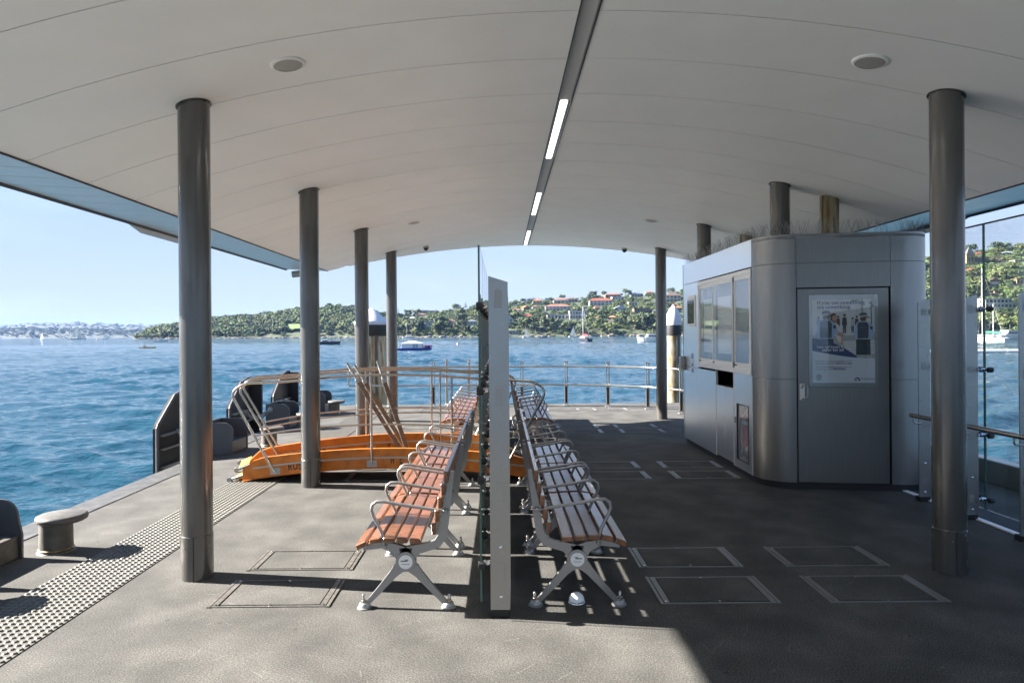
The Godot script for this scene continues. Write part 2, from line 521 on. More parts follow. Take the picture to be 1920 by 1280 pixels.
func deck_texture() -> ImageTexture:
	var n := 2048
	var grain := noise(0.42, 1, 17, n)
	var patch := noise(0.006, 4, 18, n)
	var r := RandomNumberGenerator.new()
	r.seed = 19
	var mark := PackedByteArray()
	mark.resize(n * n)
	mark.fill(128)
	# pale scuffs: short broken strokes in loose families
	for f in 120:
		var c := Vector2(r.randf(), r.randf()) * n
		var a := r.randf_range(-0.5, 0.5) if r.randf() < 0.7 else r.randf() * PI
		for k in r.randi_range(6, 22):
			var p := c + Vector2(r.randfn(), r.randfn()) * 70.0
			var b := a + r.randfn() * 0.18
			var ln := r.randf_range(6, 60)
			var lift := r.randi_range(8, 28)
			var bend := r.randfn() * 0.006
			var wide := r.randi_range(1, 3)
			for q in int(ln):
				if r.randf() < 0.3: continue
				b += bend
				p += Vector2(cos(b), sin(b))
				for e in wide:
					var i := (int(p.y + e) & 2047) * n + (int(p.x) & 2047)
					mark[i] = mini(255, mark[i] + lift)
	# dark gum spots and oil drips
	for k in 150:
		var c := Vector2(r.randf(), r.randf()) * n
		var rad := r.randf_range(1.5, 5.0)
		for y in range(int(-rad) - 1, int(rad) + 2):
			for x in range(int(-rad) - 1, int(rad) + 2):
				if Vector2(x, y).length() < rad * r.randf_range(0.8, 1.05):
					var i := (int(c.y + y) & 2047) * n + (int(c.x + x) & 2047)
					mark[i] = maxi(0, mark[i] - 34)
	for i in n * n: mark[i] = clampi(int(mark[i] + (grain[i] - 128) * 0.7 + (patch[i] - 128) * 0.22), 0, 255)
	return ramp_texture(mark, n, [[0.2, lin(0.026, 0.0258, 0.025)], [0.42, lin(0.052, 0.0514, 0.0495)], [0.55, lin(0.071, 0.0698, 0.0667)], [0.7, lin(0.135, 0.1325, 0.126)], [0.95, lin(0.24, 0.235, 0.223)]])
# ---------------------------------------------------------------- water
func build_sea() -> void:
	rng.seed = 5
	var waves := []
	for i in 24:
		var len := 0.3 * pow(1.15, i)                      # 0.32 m chop to 14 m swell
		var dir := deg_to_rad(78.0 + rng.randf_range(-48, 48)) # towards the pontoon, spread by the wind
		var k := TAU / len
		waves.append([cos(dir) * k, sin(dir) * k, len * 0.019 * rng.randf_range(0.7, 1.3) * (1.15 if len < 1.4 else pow(1.6 / len, 1.0)), rng.randf() * TAU, len])
	var warp := FastNoiseLite.new()
	warp.seed = 9
	warp.frequency = 0.05
	var gust := FastNoiseLite.new()
	gust.seed = 10
	gust.frequency = 0.018
	var radii := [2.0]
	while radii[-1] < 9000.0:
		var r: float = radii[-1]
		radii.append(r + maxf(0.05, r * (0.0078 if r < 260.0 else (0.02 if r < 1200.0 else 0.08))))
	var angles := []
	var a := -PI
	while a < PI - 1e-4:
		angles.append(a)
		var off := absf(a)
		a += deg_to_rad(0.16 if off < deg_to_rad(46) else 1.6)
	angles.append(PI)
	var nr := radii.size()
	var na := angles.size()
	var pos := PackedVector3Array()
	var uv := PackedVector2Array()
	var idx := PackedInt32Array()
	pos.resize(nr * na)
	uv.resize(nr * na)
	for i in nr:
		var r: float = radii[i]
		var cell: float = maxf(0.05, r * 0.0078) * 1.5
		if r > 260.0: cell = r * 0.05
		for j in na:
			var x: float = sin(angles[j]) * r
			var z: float = -cos(angles[j]) * r
			var h := 0.0
			if cell < 14.0:
				var w1 := warp.get_noise_2d(x, z) * 2.6
				var g := 0.75 + gust.get_noise_2d(x, z * 0.6) * 0.8
				for w in waves:
					if w[4] > cell:
						var s := 0.5 + 0.5 * sin(x * w[0] + z * w[1] + w[3] + w1 * (1.0 + 0.3 * w[4]))
						h += w[2] * g * (s * s * 1.5 - 0.55)
			pos[i * na + j] = Vector3(x, WATER + h, z)
			uv[i * na + j] = Vector2(x, z) / 5.3
	for i in nr - 1:
		for j in na - 1:
			var p := i * na + j
			idx.append_array([p, p + na, p + 1, p + 1, p + na, p + na + 1])
	var nrm := PackedVector3Array()
	nrm.resize(pos.size())
	for i in nr:
		for j in na:
			var p := i * na + j
			var dr := pos[mini(i + 1, nr - 1) * na + j] - pos[maxi(i - 1, 0) * na + j]
			var da := pos[i * na + mini(j + 1, na - 1)] - pos[i * na + maxi(j - 1, 0)]
			var n := da.cross(dr).normalized()
			nrm[p] = n if n.y > 0.0 else -n
	var tan := PackedFloat32Array()
	tan.resize(pos.size() * 4)
	for p in pos.size():
		tan[p * 4] = 1.0
		tan[p * 4 + 3] = 1.0
	var arr := []
	arr.resize(Mesh.ARRAY_MAX)
	arr[Mesh.ARRAY_VERTEX] = pos
	arr[Mesh.ARRAY_NORMAL] = nrm
	arr[Mesh.ARRAY_TEX_UV] = uv
	arr[Mesh.ARRAY_TANGENT] = tan
	arr[Mesh.ARRAY_INDEX] = idx
	var am := ArrayMesh.new()
	am.add_surface_from_arrays(Mesh.PRIMITIVE_TRIANGLES, arr)
	mesh_node("sea", am, M.water, self).set_meta("kind", "structure")

# ---------------------------------------------------------------- pontoon
const NEAR_Z := 7.0          # the pontoon goes on behind the camera
const FAR_Z := -15.65
func build_deck() -> void:
	var st := mb()
	var x0 := -3.772
	var x1 := 5.3
	var step := 0.6
	var nx := int((x1 - x0) / step)
	var nz := int((NEAR_Z - FAR_Z) / step)
	for i in nx + 1:
		for j in nz + 1:
			var x := x0 + (x1 - x0) * i / nx
			var z := FAR_Z + (NEAR_Z - FAR_Z) * j / nz
			st.set_normal(Vector3.UP)
			st.set_uv(Vector2(x, z))
			st.add_vertex(Vector3(x, 0, z))
	for i in nx:
		for j in nz:
			var p := i * (nz + 1) + j
			for e in [p, p + nz + 1, p + 1, p + 1, p + nz + 1, p + nz + 2]: st.add_index(e)
	var deck := structure("deck", st, M.deck)
	st = mb()
	bb(st, Vector3(x0, -1.3, FAR_Z), Vector3(x1, -0.03, NEAR_Z))
	for e in [[x0, FAR_Z, x1, FAR_Z], [x1, FAR_Z, x1, NEAR_Z], [x0, FAR_Z, x0, NEAR_Z], [x0, NEAR_Z, x1, NEAR_Z]]:
		quad(st, Vector3(e[0], -0.03, e[1]), Vector3(e[2], -0.03, e[3]), Vector3(e[2], 0, e[3]), Vector3(e[0], 0, e[1]), Vector3(e[0] + e[2] - x0 - x1, 0, e[1] + e[3] - FAR_Z - NEAR_Z))
	part("hull", st, M.deck_side, deck)
	# steel kerb strips along the water, butted end to end
	var z := FAR_Z
	var spans := [2.9, 3.1, 2.6, 3.0, 2.8, 3.2, 2.7, 2.35]
	for s in spans:
		st = mb()
		bb(st, Vector3(-4.08, -0.16, z + 0.003), Vector3(-3.79, 0.002, z + s - 0.003), 0.006)
		part("kerb_strip", st, M.deck_edge, deck)
		z += s
	st = mb()
	bb(st, Vector3(-4.02, -1.3, FAR_Z), Vector3(-3.775, -0.17, NEAR_Z))
	part("hull_flange", st, M.deck_side, deck)
	st = mb()
	bb(st, Vector3(5.12, 0.0, FAR_Z), Vector3(5.28, 0.24, NEAR_Z), 0.01)
	part("upstand", st, M.steel, deck)
	st = mb()
	bb(st, Vector3(4.0, 0.0, FAR_Z + 6.0), Vector3(4.055, 0.012, NEAR_Z), 0.003)
	part("edge_trim", st, M.white_trim, deck)
	build_tactile(deck)
	# access hatches
	var cols := [[-1.76, -1.02], [0.92, 1.65], [1.925, 2.65]]
	var rows := [[4.02, 4.47], [4.65, 5.08], [7.48, 7.9], [8.08, 8.5], [10.95, 11.38], [11.56, 11.98], [14.2, 14.62]]
	var names := ["by the water-facing benches", "by the kiosk-facing benches", "in the open walkway"]
	var spots := ["first", "second", "third", "fourth", "fifth", "sixth", "seventh"]
	for c in 3:
		for r in 7:
			var w: float = cols[c][1] - cols[c][0]
			var d: float = rows[r][1] - rows[r][0]
			var h := thing("deck_hatch", "flat deck hatch %s, %s of seven towards the end railing" % [names[c], spots[r]], "hatch", Vector3((cols[c][0] + cols[c][1]) * 0.5, 0.0, -(rows[r][0] + rows[r][1]) * 0.5), 0.0, "access hatches in the deck")
			if c == 2 and r in [2, 3]: h.position.x -= 0.02
			st = mb()
			box(st, Vector3(0, 0.002, 0), Vector3(w - 0.15, 0.006, d - 0.075), 0.001)
			var pl := part("lid", st, M.deck, h)
			for s in [-1.0, 1.0]:
				st = mb()
				box(st, Vector3(s * (w * 0.5 - 0.018), 0.003, 0), Vector3(0.02, 0.008, d), 0.001)
				box(st, Vector3(s * (w * 0.5 - 0.05), 0.0035, 0), Vector3(0.034, 0.009, d - 0.05), 0.001)
				part("side_rail", st, M.hatch_rail if c > 0 else M.bollard_paint, h)
				st = mb()
				box(st, Vector3(0, 0.0025, s * (d * 0.5 - 0.012)), Vector3(w - 0.06, 0.007, 0.012), 0.001)
				part("end_rail", st, M.hatch_rail if c > 0 else M.bollard_paint, h)
			for sx in [-1.0, 0.0, 1.0]:
				for sz in [-1.0, 1.0]:
					st = mb()
					lathe(st, Vector3(sx * (w * 0.5 - 0.05), 0.007, sz * (d * 0.5 - 0.03)), [[0.009, 0], [0.008, 0.003], [0.0001, 0.0035]], 8)
					part("screw", st, M.tube_steel, h)
func build_tactile(deck: Node) -> void:
	var x0 := -2.99
	var pitch := 0.535 / 12.0
	var dome := CylinderMesh.new()
	dome.top_radius = 0.009
	dome.bottom_radius = 0.0165
	dome.height = 0.0075
	dome.radial_segments = 10
	dome.rings = 1
	var z := -1.6
	var count := 0
	var rest := []
	# tiles of 6 x 6 domes in two files
	while z > FAR_Z + 0.5:
		for s in 2:
			var tx := x0 + s * 0.2675
			var st := mb()
			bb(st, Vector3(tx + 0.001, -0.002, z - 0.2665), Vector3(tx + 0.2665, 0.0045, z - 0.001), 0.001)
			var tile := part("tactile_tile", st, M.tactile_base, deck)
			for i in 6:
				for j in 6:
					var p := Vector3(tx + (i + 0.5) * pitch, 0.008, z - (j + 0.5) * pitch)
					var px := VPX + p.x * FOCAL / -p.z
					if px > -8.0 and count < 300:
						count += 1
						mesh_node("dome", dome, M.tactile, tile, p)
					else: rest.append(p)
		z -= 0.2675
	var mm := MultiMesh.new()
	mm.transform_format = MultiMesh.TRANSFORM_3D
	mm.mesh = dome
	mm.instance_count = rest.size()
	for i in rest.size(): mm.set_instance_transform(i, Transform3D(Basis.IDENTITY, rest[i]))
	var o := MultiMeshInstance3D.new()
	o.name = "tactile_domes"
	o.multimesh = mm
	o.material_override = M.tactile
	o.set_meta("kind", "stuff")
	deck.add_child(o)

# ---------------------------------------------------------------- roof
const ROOF_MID := 0.52
const CROWN := 3.46
const HALF := 3.72
func arch(d: float) -> float: return CROWN - 0.0481 * d * d
func arch_end(d: float) -> float: return -14.35 + 0.125 * d * d
func build_roof() -> void:
	var roof := thing("roof", "white vaulted ceiling of curved boards over the wharf deck", "roof", Vector3(ROOF_MID, 0, 0))
	var seams := []
	var z := -14.13
	while z < 6.8:
		seams.append(z)
		z += 0.68
	var n := 22
	for side in [-1.0, 1.0]:
		for i in seams.size() - 1:
			var za: float = seams[i] + 0.0045
			var zb: float = seams[i + 1] - 0.0045
			var st := mb()
			var lo := 0.06
			for k in n:
				var d0: float = side * lerpf(lo, HALF, float(k) / n)
				var d1: float = side * lerpf(lo, HALF, float(k + 1) / n)
				var zz0 := maxf(za if i > 0 else -99.0, arch_end(d0))
				var zz1 := maxf(za if i > 0 else -99.0, arch_end(d1))
				if zz0 >= zb or zz1 >= zb: continue
				var a := Vector3(d0, arch(d0), zz0)
				var b := Vector3(d1, arch(d1), zz1)
				var c := Vector3(d1, arch(d1), zb)
				var e := Vector3(d0, arch(d0), zb)
				var n0 := Vector3(-2 * 0.0481 * d0, -1, 0).normalized()
				var n1 := Vector3(-2 * 0.0481 * d1, -1, 0).normalized()
				soft(st, a, b, c, e, n0, n1, n1, n0)
				var u := Vector3(0, 0.02, 0)
				quad(st, a, b, b + u, a + u, Vector3.FORWARD)
				quad(st, e, c, c + u, e + u, Vector3.BACK)
			var m := st.commit()
			if m.get_surface_count() > 0: mesh_node("ceiling_panel", m, M.ceiling, roof)
	# skin above the boards, closed at the edges
	var sk := mb()
	for k in n * 2:
		var d0 := lerpf(-HALF, HALF, float(k) / (n * 2))
		var d1 := lerpf(-HALF, HALF, float(k + 1) / (n * 2))
		for e in [0.02, 0.16]:
			quad(sk, Vector3(d0, arch(d0) + e, arch_end(d0)), Vector3(d1, arch(d1) + e, arch_end(d1)), Vector3(d1, arch(d1) + e, 6.6), Vector3(d0, arch(d0) + e, 6.6), Vector3.UP if e > 0.1 else Vector3.DOWN)
		quad(sk, Vector3(d0, arch(d0) + 0.02, arch_end(d0)), Vector3(d1, arch(d1) + 0.02, arch_end(d1)), Vector3(d1, arch(d1) + 0.16, arch_end(d1)), Vector3(d0, arch(d0) + 0.16, arch_end(d0)), Vector3.FORWARD)
		quad(sk, Vector3(d0, arch(d0), 6.6), Vector3(d1, arch(d1), 6.6), Vector3(d1, arch(d1) + 0.16, 6.6), Vector3(d0, arch(d0) + 0.16, 6.6), Vector3.BACK)
	part("roof_skin", sk, M.roof_skin, roof)
	# wings: metal soffit panels either side, gutter along the outer edge
	var ye := arch(HALF)
	for side in [-1.0, 1.0]:
		z = -12.6
		while z < 6.4:
			var st := mb()
			var dx := 0.75
			var a := Vector3(side * (HALF + 0.012), ye - 0.006, z + 0.004)
			var b := Vector3(side * (HALF + dx), ye + 0.035, z + 0.004)
			var off := Vector3(0, 0, 0.332)
			var up := Vector3(0, 0.02, 0)
			quad(st, a, b, b + off, a + off, Vector3.DOWN)
			quad(st, a + up, b + up, b + off + up, a + off + up, Vector3.UP)
			quad(st, a, b, b + up, a + up, Vector3.FORWARD)
			quad(st, a + off, b + off, b + off + up, a + off + up, Vector3.BACK)
			part("wing_panel", st, M.wing, roof)
			z += 0.34
		var st2 := mb()
		tube(st2, [Vector3(side * (HALF + 0.775), ye + 0.045, -12.62), Vector3(side * (HALF + 0.775), ye + 0.045, 6.4)], 0.03, 10)
		part("gutter", st2, M.gutter, roof)
		st2 = mb()
		tube(st2, [Vector3(side * (HALF + 0.004), ye - 0.006, -12.6), Vector3(side * (HALF + 0.004), ye - 0.006, 6.4)], 0.008, 6)
		part("edge_bead", st2, M.gutter, roof)
		st2 = mb()
		quad(st2, Vector3(side * HALF, ye + 0.03, -12.6), Vector3(side * HALF, ye + 0.03, 6.4), Vector3(side * (HALF + 0.77), ye + 0.07, 6.4), Vector3(side * (HALF + 0.77), ye + 0.07, -12.6), Vector3.UP)
		part("wing_top", st2, M.roof_skin, roof)
		# flared overflow lip hanging under the gutter and a spout at its end
		st2 = mb()
		var tf := Transform3D(Basis(Vector3(0, 0, -1), Vector3(0, 1, 0), Vector3(1, 0, 0)), Vector3(side * (HALF + 0.79), ye + 0.03, -7.3))
		prism(st2, PackedVector2Array([Vector2(0, 0), Vector2(0.28, -0.07), Vector2(1.55, -0.07), Vector2(1.8, 0), Vector2(1.8, 0.03), Vector2(0, 0.03)]), -0.012, 0.012, tf)
		part("overflow_lip", st2, M.wing, roof)
		st2 = mb()
		tube(st2, [Vector3(side * (HALF + 0.2), ye - 0.03, -12.5), Vector3(side * (HALF + 0.5), ye - 0.055, -12.5), Vector3(side * (HALF + 0.62), ye - 0.07, -12.5)], 0.06, 14)
		part("spout", st2, M.galvanised, roof)
	# light trough along the crown
	var st3 := mb()
	for s in [-1.0, 1.0]: bb(st3, Vector3(s * 0.056 - 0.004, CROWN - 0.006, -14.3), Vector3(s * 0.056 + 0.004, CROWN + 0.05, 6.5))
	part("trough_lip", st3, M.gutter, roof)
	st3 = mb()
	bb(st3, Vector3(-0.05, CROWN + 0.035, -14.3), Vector3(0.05, CROWN + 0.045, 6.5))
	for s in [-1.0, 1.0]: bb(st3, Vector3(s * 0.049 - 0.002, CROWN + 0.0, -14.3), Vector3(s * 0.049 + 0.002, CROWN + 0.034, 6.5))
	part("trough", st3, M.steel, roof)
	var li := 0
	for e in [[5.49, 7.29], [9.1, 10.75], [12.45, 14.25], [1.9, 3.6]]:
		var where := Vector3(ROOF_MID, CROWN + 0.018, -(e[0] + e[1]) * 0.5)
		var lamp := thing("ceiling_lamp", "white strip lamp in the ceiling trough, %s from the glass screen's free end" % ["second", "third", "fourth", "first"][li], "lamp", where, 0.0, "strip lamps in the ceiling trough")
		li += 1
		var ln: float = e[1] - e[0]
		st3 = mb()
		for q in 2: box(st3, Vector3(0, 0.0, ln * (q - 0.5) * 0.5), Vector3(0.058, 0.014, ln * 0.5 - 0.01), 0.003)
		part("diffuser", st3, M.diffuser, lamp)
		st3 = mb()
		for s in [-1.0, 1.0]: box(st3, Vector3(s * 0.037, 0.0, 0), Vector3(0.01, 0.02, ln), 0.002)
		part("housing", st3, M.steel, lamp)
		var al := AreaLight3D.new()
		al.name = "lamp_light"
		al.area_size = Vector2(0.058, ln)
		al.light_energy = 0.08
		al.light_color = Color(1.0, 0.98, 0.94)
		al.shadow_enabled = true
		al.rotation_degrees.x = -90
		al.position = Vector3(0, -0.014, 0)
		lamp.add_child(al)
	# loudspeakers and camera domes
	for e in [[-1.32, 4.26, "water side of the vault, by the first column"], [2.34, 4.3, "kiosk side of the vault, by the first column"], [-1.31, 10.3, "water side of the vault, far along the ceiling"], [2.29, 10.35, "kiosk side of the vault, far along the ceiling"]]:
		var d: float = e[0] - ROOF_MID
		var sp := thing("ceiling_speaker", "round flush ceiling loudspeaker, %s" % e[2], "speaker", Vector3(e[0], arch(d), -e[1]), 0.0, "ceiling loudspeakers")
		sp.rotation.z = -atan(2 * 0.0481 * d)
		st3 = mb()
		lathe(st3, Vector3.ZERO, [[0.088, -0.012], [0.094, -0.013], [0.107, -0.006], [0.108, 0.004]], 32)
		part("bezel", st3, M.ceiling, sp)
		st3 = mb()
		lathe(st3, Vector3.ZERO, [[0.0001, -0.014], [0.05, -0.013], [0.0885, -0.009]], 32)
		part("grille", st3, M.speaker_mesh, sp)
	for e in [[-1.42, 12.95, "water side"], [2.45, 13.5, "kiosk side"]]:
		var d: float = e[0] - ROOF_MID
		var cam := thing("dome_camera", "small dark dome camera under the ceiling's end edge, %s" % e[2], "camera", Vector3(e[0], arch(d), -e[1]))
		st3 = mb()
		lathe(st3, Vector3.ZERO, [[0.0001, -0.085], [0.03, -0.075], [0.045, -0.05], [0.05, -0.03]], 16)
		part("dome", st3, M.black, cam)
		st3 = mb()
		lathe(st3, Vector3.ZERO, [[0.05, -0.03], [0.055, -0.03], [0.055, 0.01]], 16)
		part("base", st3, M.speaker_mesh, cam)
const COL_Z := [4.55, 7.27, 9.99, 12.71]
func build_columns() -> void:
	var ord := ["first", "second", "third", "fourth"]
	for side in 2:
		var x: float = [-2.04, 2.98][side]
		for i in 4:
			var c := thing("column", "round dark grey steel column, %s of the row %s" % [ord[i], ["beside the tactile strip", "on the kiosk side"][side]], "column", Vector3(x, 0, -COL_Z[i]), 0.0, "roof columns")
			var top := arch(x - ROOF_MID) + 0.01
			var st := mb()
			lathe(st, Vector3.ZERO, [[0.1, 0.292], [0.1, top]], 40)
			part("shaft", st, M.column, c)
			st = mb()
			lathe(st, Vector3.ZERO, [[0.1025, 0.0], [0.1025, 0.287], [0.1, 0.291]], 40, Basis.IDENTITY, 0.97)
			part("base_sleeve", st, M.column, c)
			st = mb()
			box(st, Vector3(0.02 if side == 0 else -0.02, 0.145, 0.1025), Vector3(0.003, 0.285, 0.006), 0.0)
			part("sleeve_joint", st, M.joint, c)
			st = mb()
			var sl := -2 * 0.0481 * (x - ROOF_MID)
			var turn := Basis(Vector3(0, 0, 1), atan(sl))
			lathe(st, Vector3(0, arch(x - ROOF_MID) - 0.008, 0), [[0.1, 0.0], [0.114, 0.0], [0.114, 0.008]], 40, turn)
			part("collar", st, M.column, c)
			for k in 4:
				st = mb()
				var a := 0.4 + k * 1.57
				box(st, Vector3(cos(a) * 0.104, 0.22, sin(a) * 0.104), Vector3(0.008, 0.008, 0.008), 0.002)
				part("screw", st, M.tube_steel, c)
	for e in [[3.52, 7.3, "second"], [3.6, 9.98, "third"]]:
		var c := thing("stained_column", "brown-stained steel post rising through the kiosk roof beside the %s grey column" % e[2], "column", Vector3(e[0], 2.45, -e[1]), 0.0, "stained posts behind the kiosk front")
		var st := mb()
		var top := arch(e[0] - ROOF_MID) + 0.02 - 2.45
		lathe(st, Vector3.ZERO, [[0.095, 0.0], [0.095, top]], 32)
		part("shaft", st, M.stained_steel, c)
		st = mb()
		tube(st, [Vector3(-0.1, 0, 0.03), Vector3(-0.1, top, 0.03)], 0.014, 8)
		part("conduit", st, M.stained_steel, c)
# ---------------------------------------------------------------- benches
# local: sits towards +x, runs along -z from its first frame at z = 0
func make_bench() -> Node3D:
	var b := thing("bench", "", "bench", Vector3.ZERO, 0.0, "slatted benches along the glass screen")
	var seat := [[0.252, 0.383, -0.42], [0.172, 0.408, -0.16], [0.092, 0.413, 0.0], [0.015, 0.411, 0.03], [-0.062, 0.406, 0.05]]
	var back := [[-0.168, 0.475, 1.36], [-0.188, 0.552, 1.34], [-0.206, 0.628, 1.33], [-0.224, 0.704, 1.33], [-0.242, 0.775, 1.33]]
	var woods := [M.timber_a, M.timber_b, M.timber_c]
	for i in 5:
		var st := mb()
		box(st, Vector3(0, 0, 0), Vector3(0.066, 0.032, 1.085), 0.005)
		var o := part("seat_slat", st, woods[(i * 2) % 3], b, Vector3(seat[i][0], seat[i][1], -0.49))
		o.rotation.z = seat[i][2]
	for i in 5:
		var st := mb()
		box(st, Vector3(0, 0, 0), Vector3(0.066, 0.028, 1.085), 0.005)
		var o := part("back_slat", st, woods[(i * 2 + 1) % 3], b, Vector3(back[i][0], back[i][1], -0.49))
		o.rotation.z = -back[i][2] + PI * 0.92
	for f in 2:
		var z := -0.01 if f == 0 else -0.97
		var st := mb()
		var y0 := 0.275
		# cradle: forward arm under the seat, backward arm sweeping up behind the slats
		ribbon(st, [Vector2(0.0, y0), Vector2(0.015, 0.318), Vector2(0.07, 0.352), Vector2(0.14, 0.372), Vector2(0.25, 0.352)], [0.11, 0.1, 0.055, 0.035, 0.02], z - 0.018, z + 0.018)
		ribbon(st, [Vector2(0.0, y0), Vector2(-0.015, 0.318), Vector2(-0.075, 0.348), Vector2(-0.135, 0.36), Vector2(-0.185, 0.378), Vector2(-0.215, 0.42), Vector2(-0.228, 0.49), Vector2(-0.24, 0.58), Vector2(-0.256, 0.68), Vector2(-0.276, 0.8)], [0.11, 0.1, 0.055, 0.045, 0.05, 0.05, 0.045, 0.042, 0.036, 0.022], z - 0.018, z + 0.018)
		lathe(st, Vector3(0, y0, z - 0.024), [[0.0001, 0], [0.058, 0], [0.06, 0.006], [0.06, 0.042], [0.058, 0.048], [0.0001, 0.048]], 24, Basis(Vector3.RIGHT, PI / 2))
		var fr := part("end_frame", st, M.cast_alloy, b)
		for s in [-1.0, 1.0]:
			st = mb()
			ribbon(st, [Vector2(s * 0.0, 0.262), Vector2(s * 0.05, 0.228), Vector2(s * 0.075, 0.2), Vector2(s * 0.15, 0.115), Vector2(s * 0.235, 0.022)], [0.07, 0.062, 0.048, 0.036, 0.026], z - 0.013, z + 0.013)
			part("leg", st, M.cast_alloy, fr)
			st = mb()
			lathe(st, Vector3(s * 0.246, 0, z), [[0.044, 0.0], [0.044, 0.006], [0.034, 0.01], [0.032, 0.028], [0.024, 0.034], [0.0001, 0.034]], 18)
			part("foot", st, M.galvanised, fr)
			st = mb()
			lathe(st, Vector3(s * 0.252, 0.03, z), [[0.017, 0.0], [0.017, 0.014], [0.009, 0.015], [0.009, 0.046], [0.006, 0.05], [0.0001, 0.05]], 8)
			part("bolt", st, M.tube_steel, fr)
			st = mb()
			box(st, Vector3(s * 0.03, 0.345, z + (0.019 if f == 0 else -0.019)), Vector3(0.012, 0.018, 0.003), 0.001)
			part("slot", st, M.black, fr)
		var zz := z + (0.0245 if f == 0 else -0.0245)
		st = mb()
		lathe(st, Vector3(0, y0, zz - 0.0015), [[0.0001, 0], [0.041, 0], [0.041, 0.003], [0.0001, 0.003]], 24, Basis(Vector3.RIGHT, PI / 2))
		part("maker_plate", st, M.white_trim, fr)
		var zs := 0.002 if f == 0 else -0.002
		st = mb()
		box(st, Vector3(0.008, y0 + 0.006, zz + zs), Vector3(0.04, 0.005, 0.001))
		box(st, Vector3(-0.006, y0 + 0.013, zz + zs), Vector3(0.02, 0.004, 0.001))
		box(st, Vector3(0.0, y0 - 0.012, zz + zs), Vector3(0.044, 0.002, 0.001))
		part("plate_print", st, M.letters, fr)
	var st2 := mb()
	tube(st2, [Vector3(0, 0.275, -0.02), Vector3(0, 0.275, -0.96)], 0.018, 10)
	part("tie_bar", st2, M.galvanised, b)
	for k in 3:
		st2 = mb()
		var z := [0.02, -0.49, -1.0][k] as float
		var path := []
		for p in [[-0.236, 0.572], [-0.1, 0.592], [0.03, 0.612], [0.12, 0.63], [0.165, 0.63], [0.19, 0.612], [0.197, 0.58], [0.185, 0.545], [0.16, 0.5], [0.138, 0.45], [0.126, 0.4], [0.122, 0.37]]: path.append(Vector3(p[0], p[1], z))
		tube(st2, path, 0.0095, 10, 1.5)
		var arm := part("armrest", st2, M.cast_alloy, b)
		st2 = mb()
		box(st2, Vector3(-0.236, 0.572, z), Vector3(0.03, 0.024, 0.03), 0.006)
		box(st2, Vector3(0.122, 0.372, z), Vector3(0.024, 0.024, 0.03), 0.006)
		part("bracket", st2, M.cast_alloy, arm)
	return b
func build_benches() -> void:
	var proto := make_bench()
	var first := true
	var ord := ["first", "second", "third", "fourth", "fifth", "sixth"]
	for side in 2:
		for i in 6:
			var z: float = 4.02 + 1.13 * i if i < 3 else 9.62 + 1.13 * (i - 3)
			var facing: String = ["water", "kiosk"][side]
			var label := "slatted red-brown bench facing the %s, %s along the glass screen from its free end" % [facing, ord[i]]
			# the rows stand back to back either side of the screen
			var where := Vector3(-0.57, 0, -z - 0.96) if side == 0 else Vector3(0.437, 0, -z)
			var o := proto if first else copy(proto, "bench", where, 0.0, label)
			o.position = where
			o.rotation.y = PI if side == 0 else 0.0
			o.set_meta("label", label)
			first = false
	var dome := thing("glass_dome", "clear half-round glass dome on the floor under the kiosk-side bench", "dome", Vector3(0.437, 0.0, -4.07))
	var st := mb()
	lathe(st, Vector3.ZERO, [[0.04, 0.012], [0.046, 0.014], [0.045, 0.025], [0.041, 0.036], [0.033, 0.047], [0.022, 0.055], [0.01, 0.0595], [0.0001, 0.06]], 28)
	lathe(st, Vector3.ZERO, [[0.0001, 0.012], [0.04, 0.012]], 28)
	part("dome", st, M.clear_dome, dome)
	st = mb()
	lathe(st, Vector3.ZERO, [[0.052, 0.0], [0.052, 0.006], [0.046, 0.0115], [0.0001, 0.0115]], 28)
	part("base_ring", st, M.chrome, dome)

# ---------------------------------------------------------------- glass screens on plate posts
func fitting(parent: Node, where: Vector3, reach: float) -> void:     # a spider arm from the post (at where) to the glass, reach metres along x
	var st := mb()
	var s := signf(reach)
	tube(st, [where, where + Vector3(reach - s * 0.012, 0, 0)], 0.009, 8)
	lathe(st, where + Vector3(reach * 0.5, 0, 0), [[0.015, -0.02], [0.017, -0.01], [0.017, 0.01], [0.015, 0.02]], 10, Basis(Vector3(0, 0, 1), PI / 2))
	var f := part("glass_fitting", st, M.chrome, parent)
	for z in [-0.05, 0.05]:
		st = mb()
		tube(st, [where + Vector3(reach * 0.6, 0, 0), where + Vector3(reach - s * 0.02, 0, z)], 0.007, 6)
		lathe(st, where + Vector3(reach, 0, z), [[0.0001, -0.02], [0.02, -0.019], [0.023, -0.01], [0.023, 0.018], [0.0001, 0.02]], 14, Basis(Vector3(0, 0, 1), PI / 2))
		part("disc", st, M.rubber, f)
func plate_post(parent: Node, x: float, z: float, top: float, slope: float, notch: float) -> Node3D:
	# a folded plate 0.11 wide, its flange running back from the broad face
	var st := mb()
	var w := 0.055
	var poly := PackedVector2Array([Vector2(-w, 0.045), Vector2(w, 0.045), Vector2(w + notch, 0.2), Vector2(w + notch, top - 0.17), Vector2(w + notch * 0.5, top - 0.12), Vector2(w, top - 0.11), Vector2(w, top - slope), Vector2(-w, top)])
	prism(st, poly, -0.006, 0.006)
	bb(st, Vector3(w - 0.012, 0.045, -0.075), Vector3(w - 0.001, top - slope - 0.004, -0.0065))
	var o := part("post", st, M.steel, parent, Vector3(x, 0, z))
	st = mb()
	bb(st, Vector3(-w + 0.004, 0.0, -0.07), Vector3(w - 0.004, 0.044, 0.004), 0.004)
	part("foot_block", st, M.black, o)
	return o
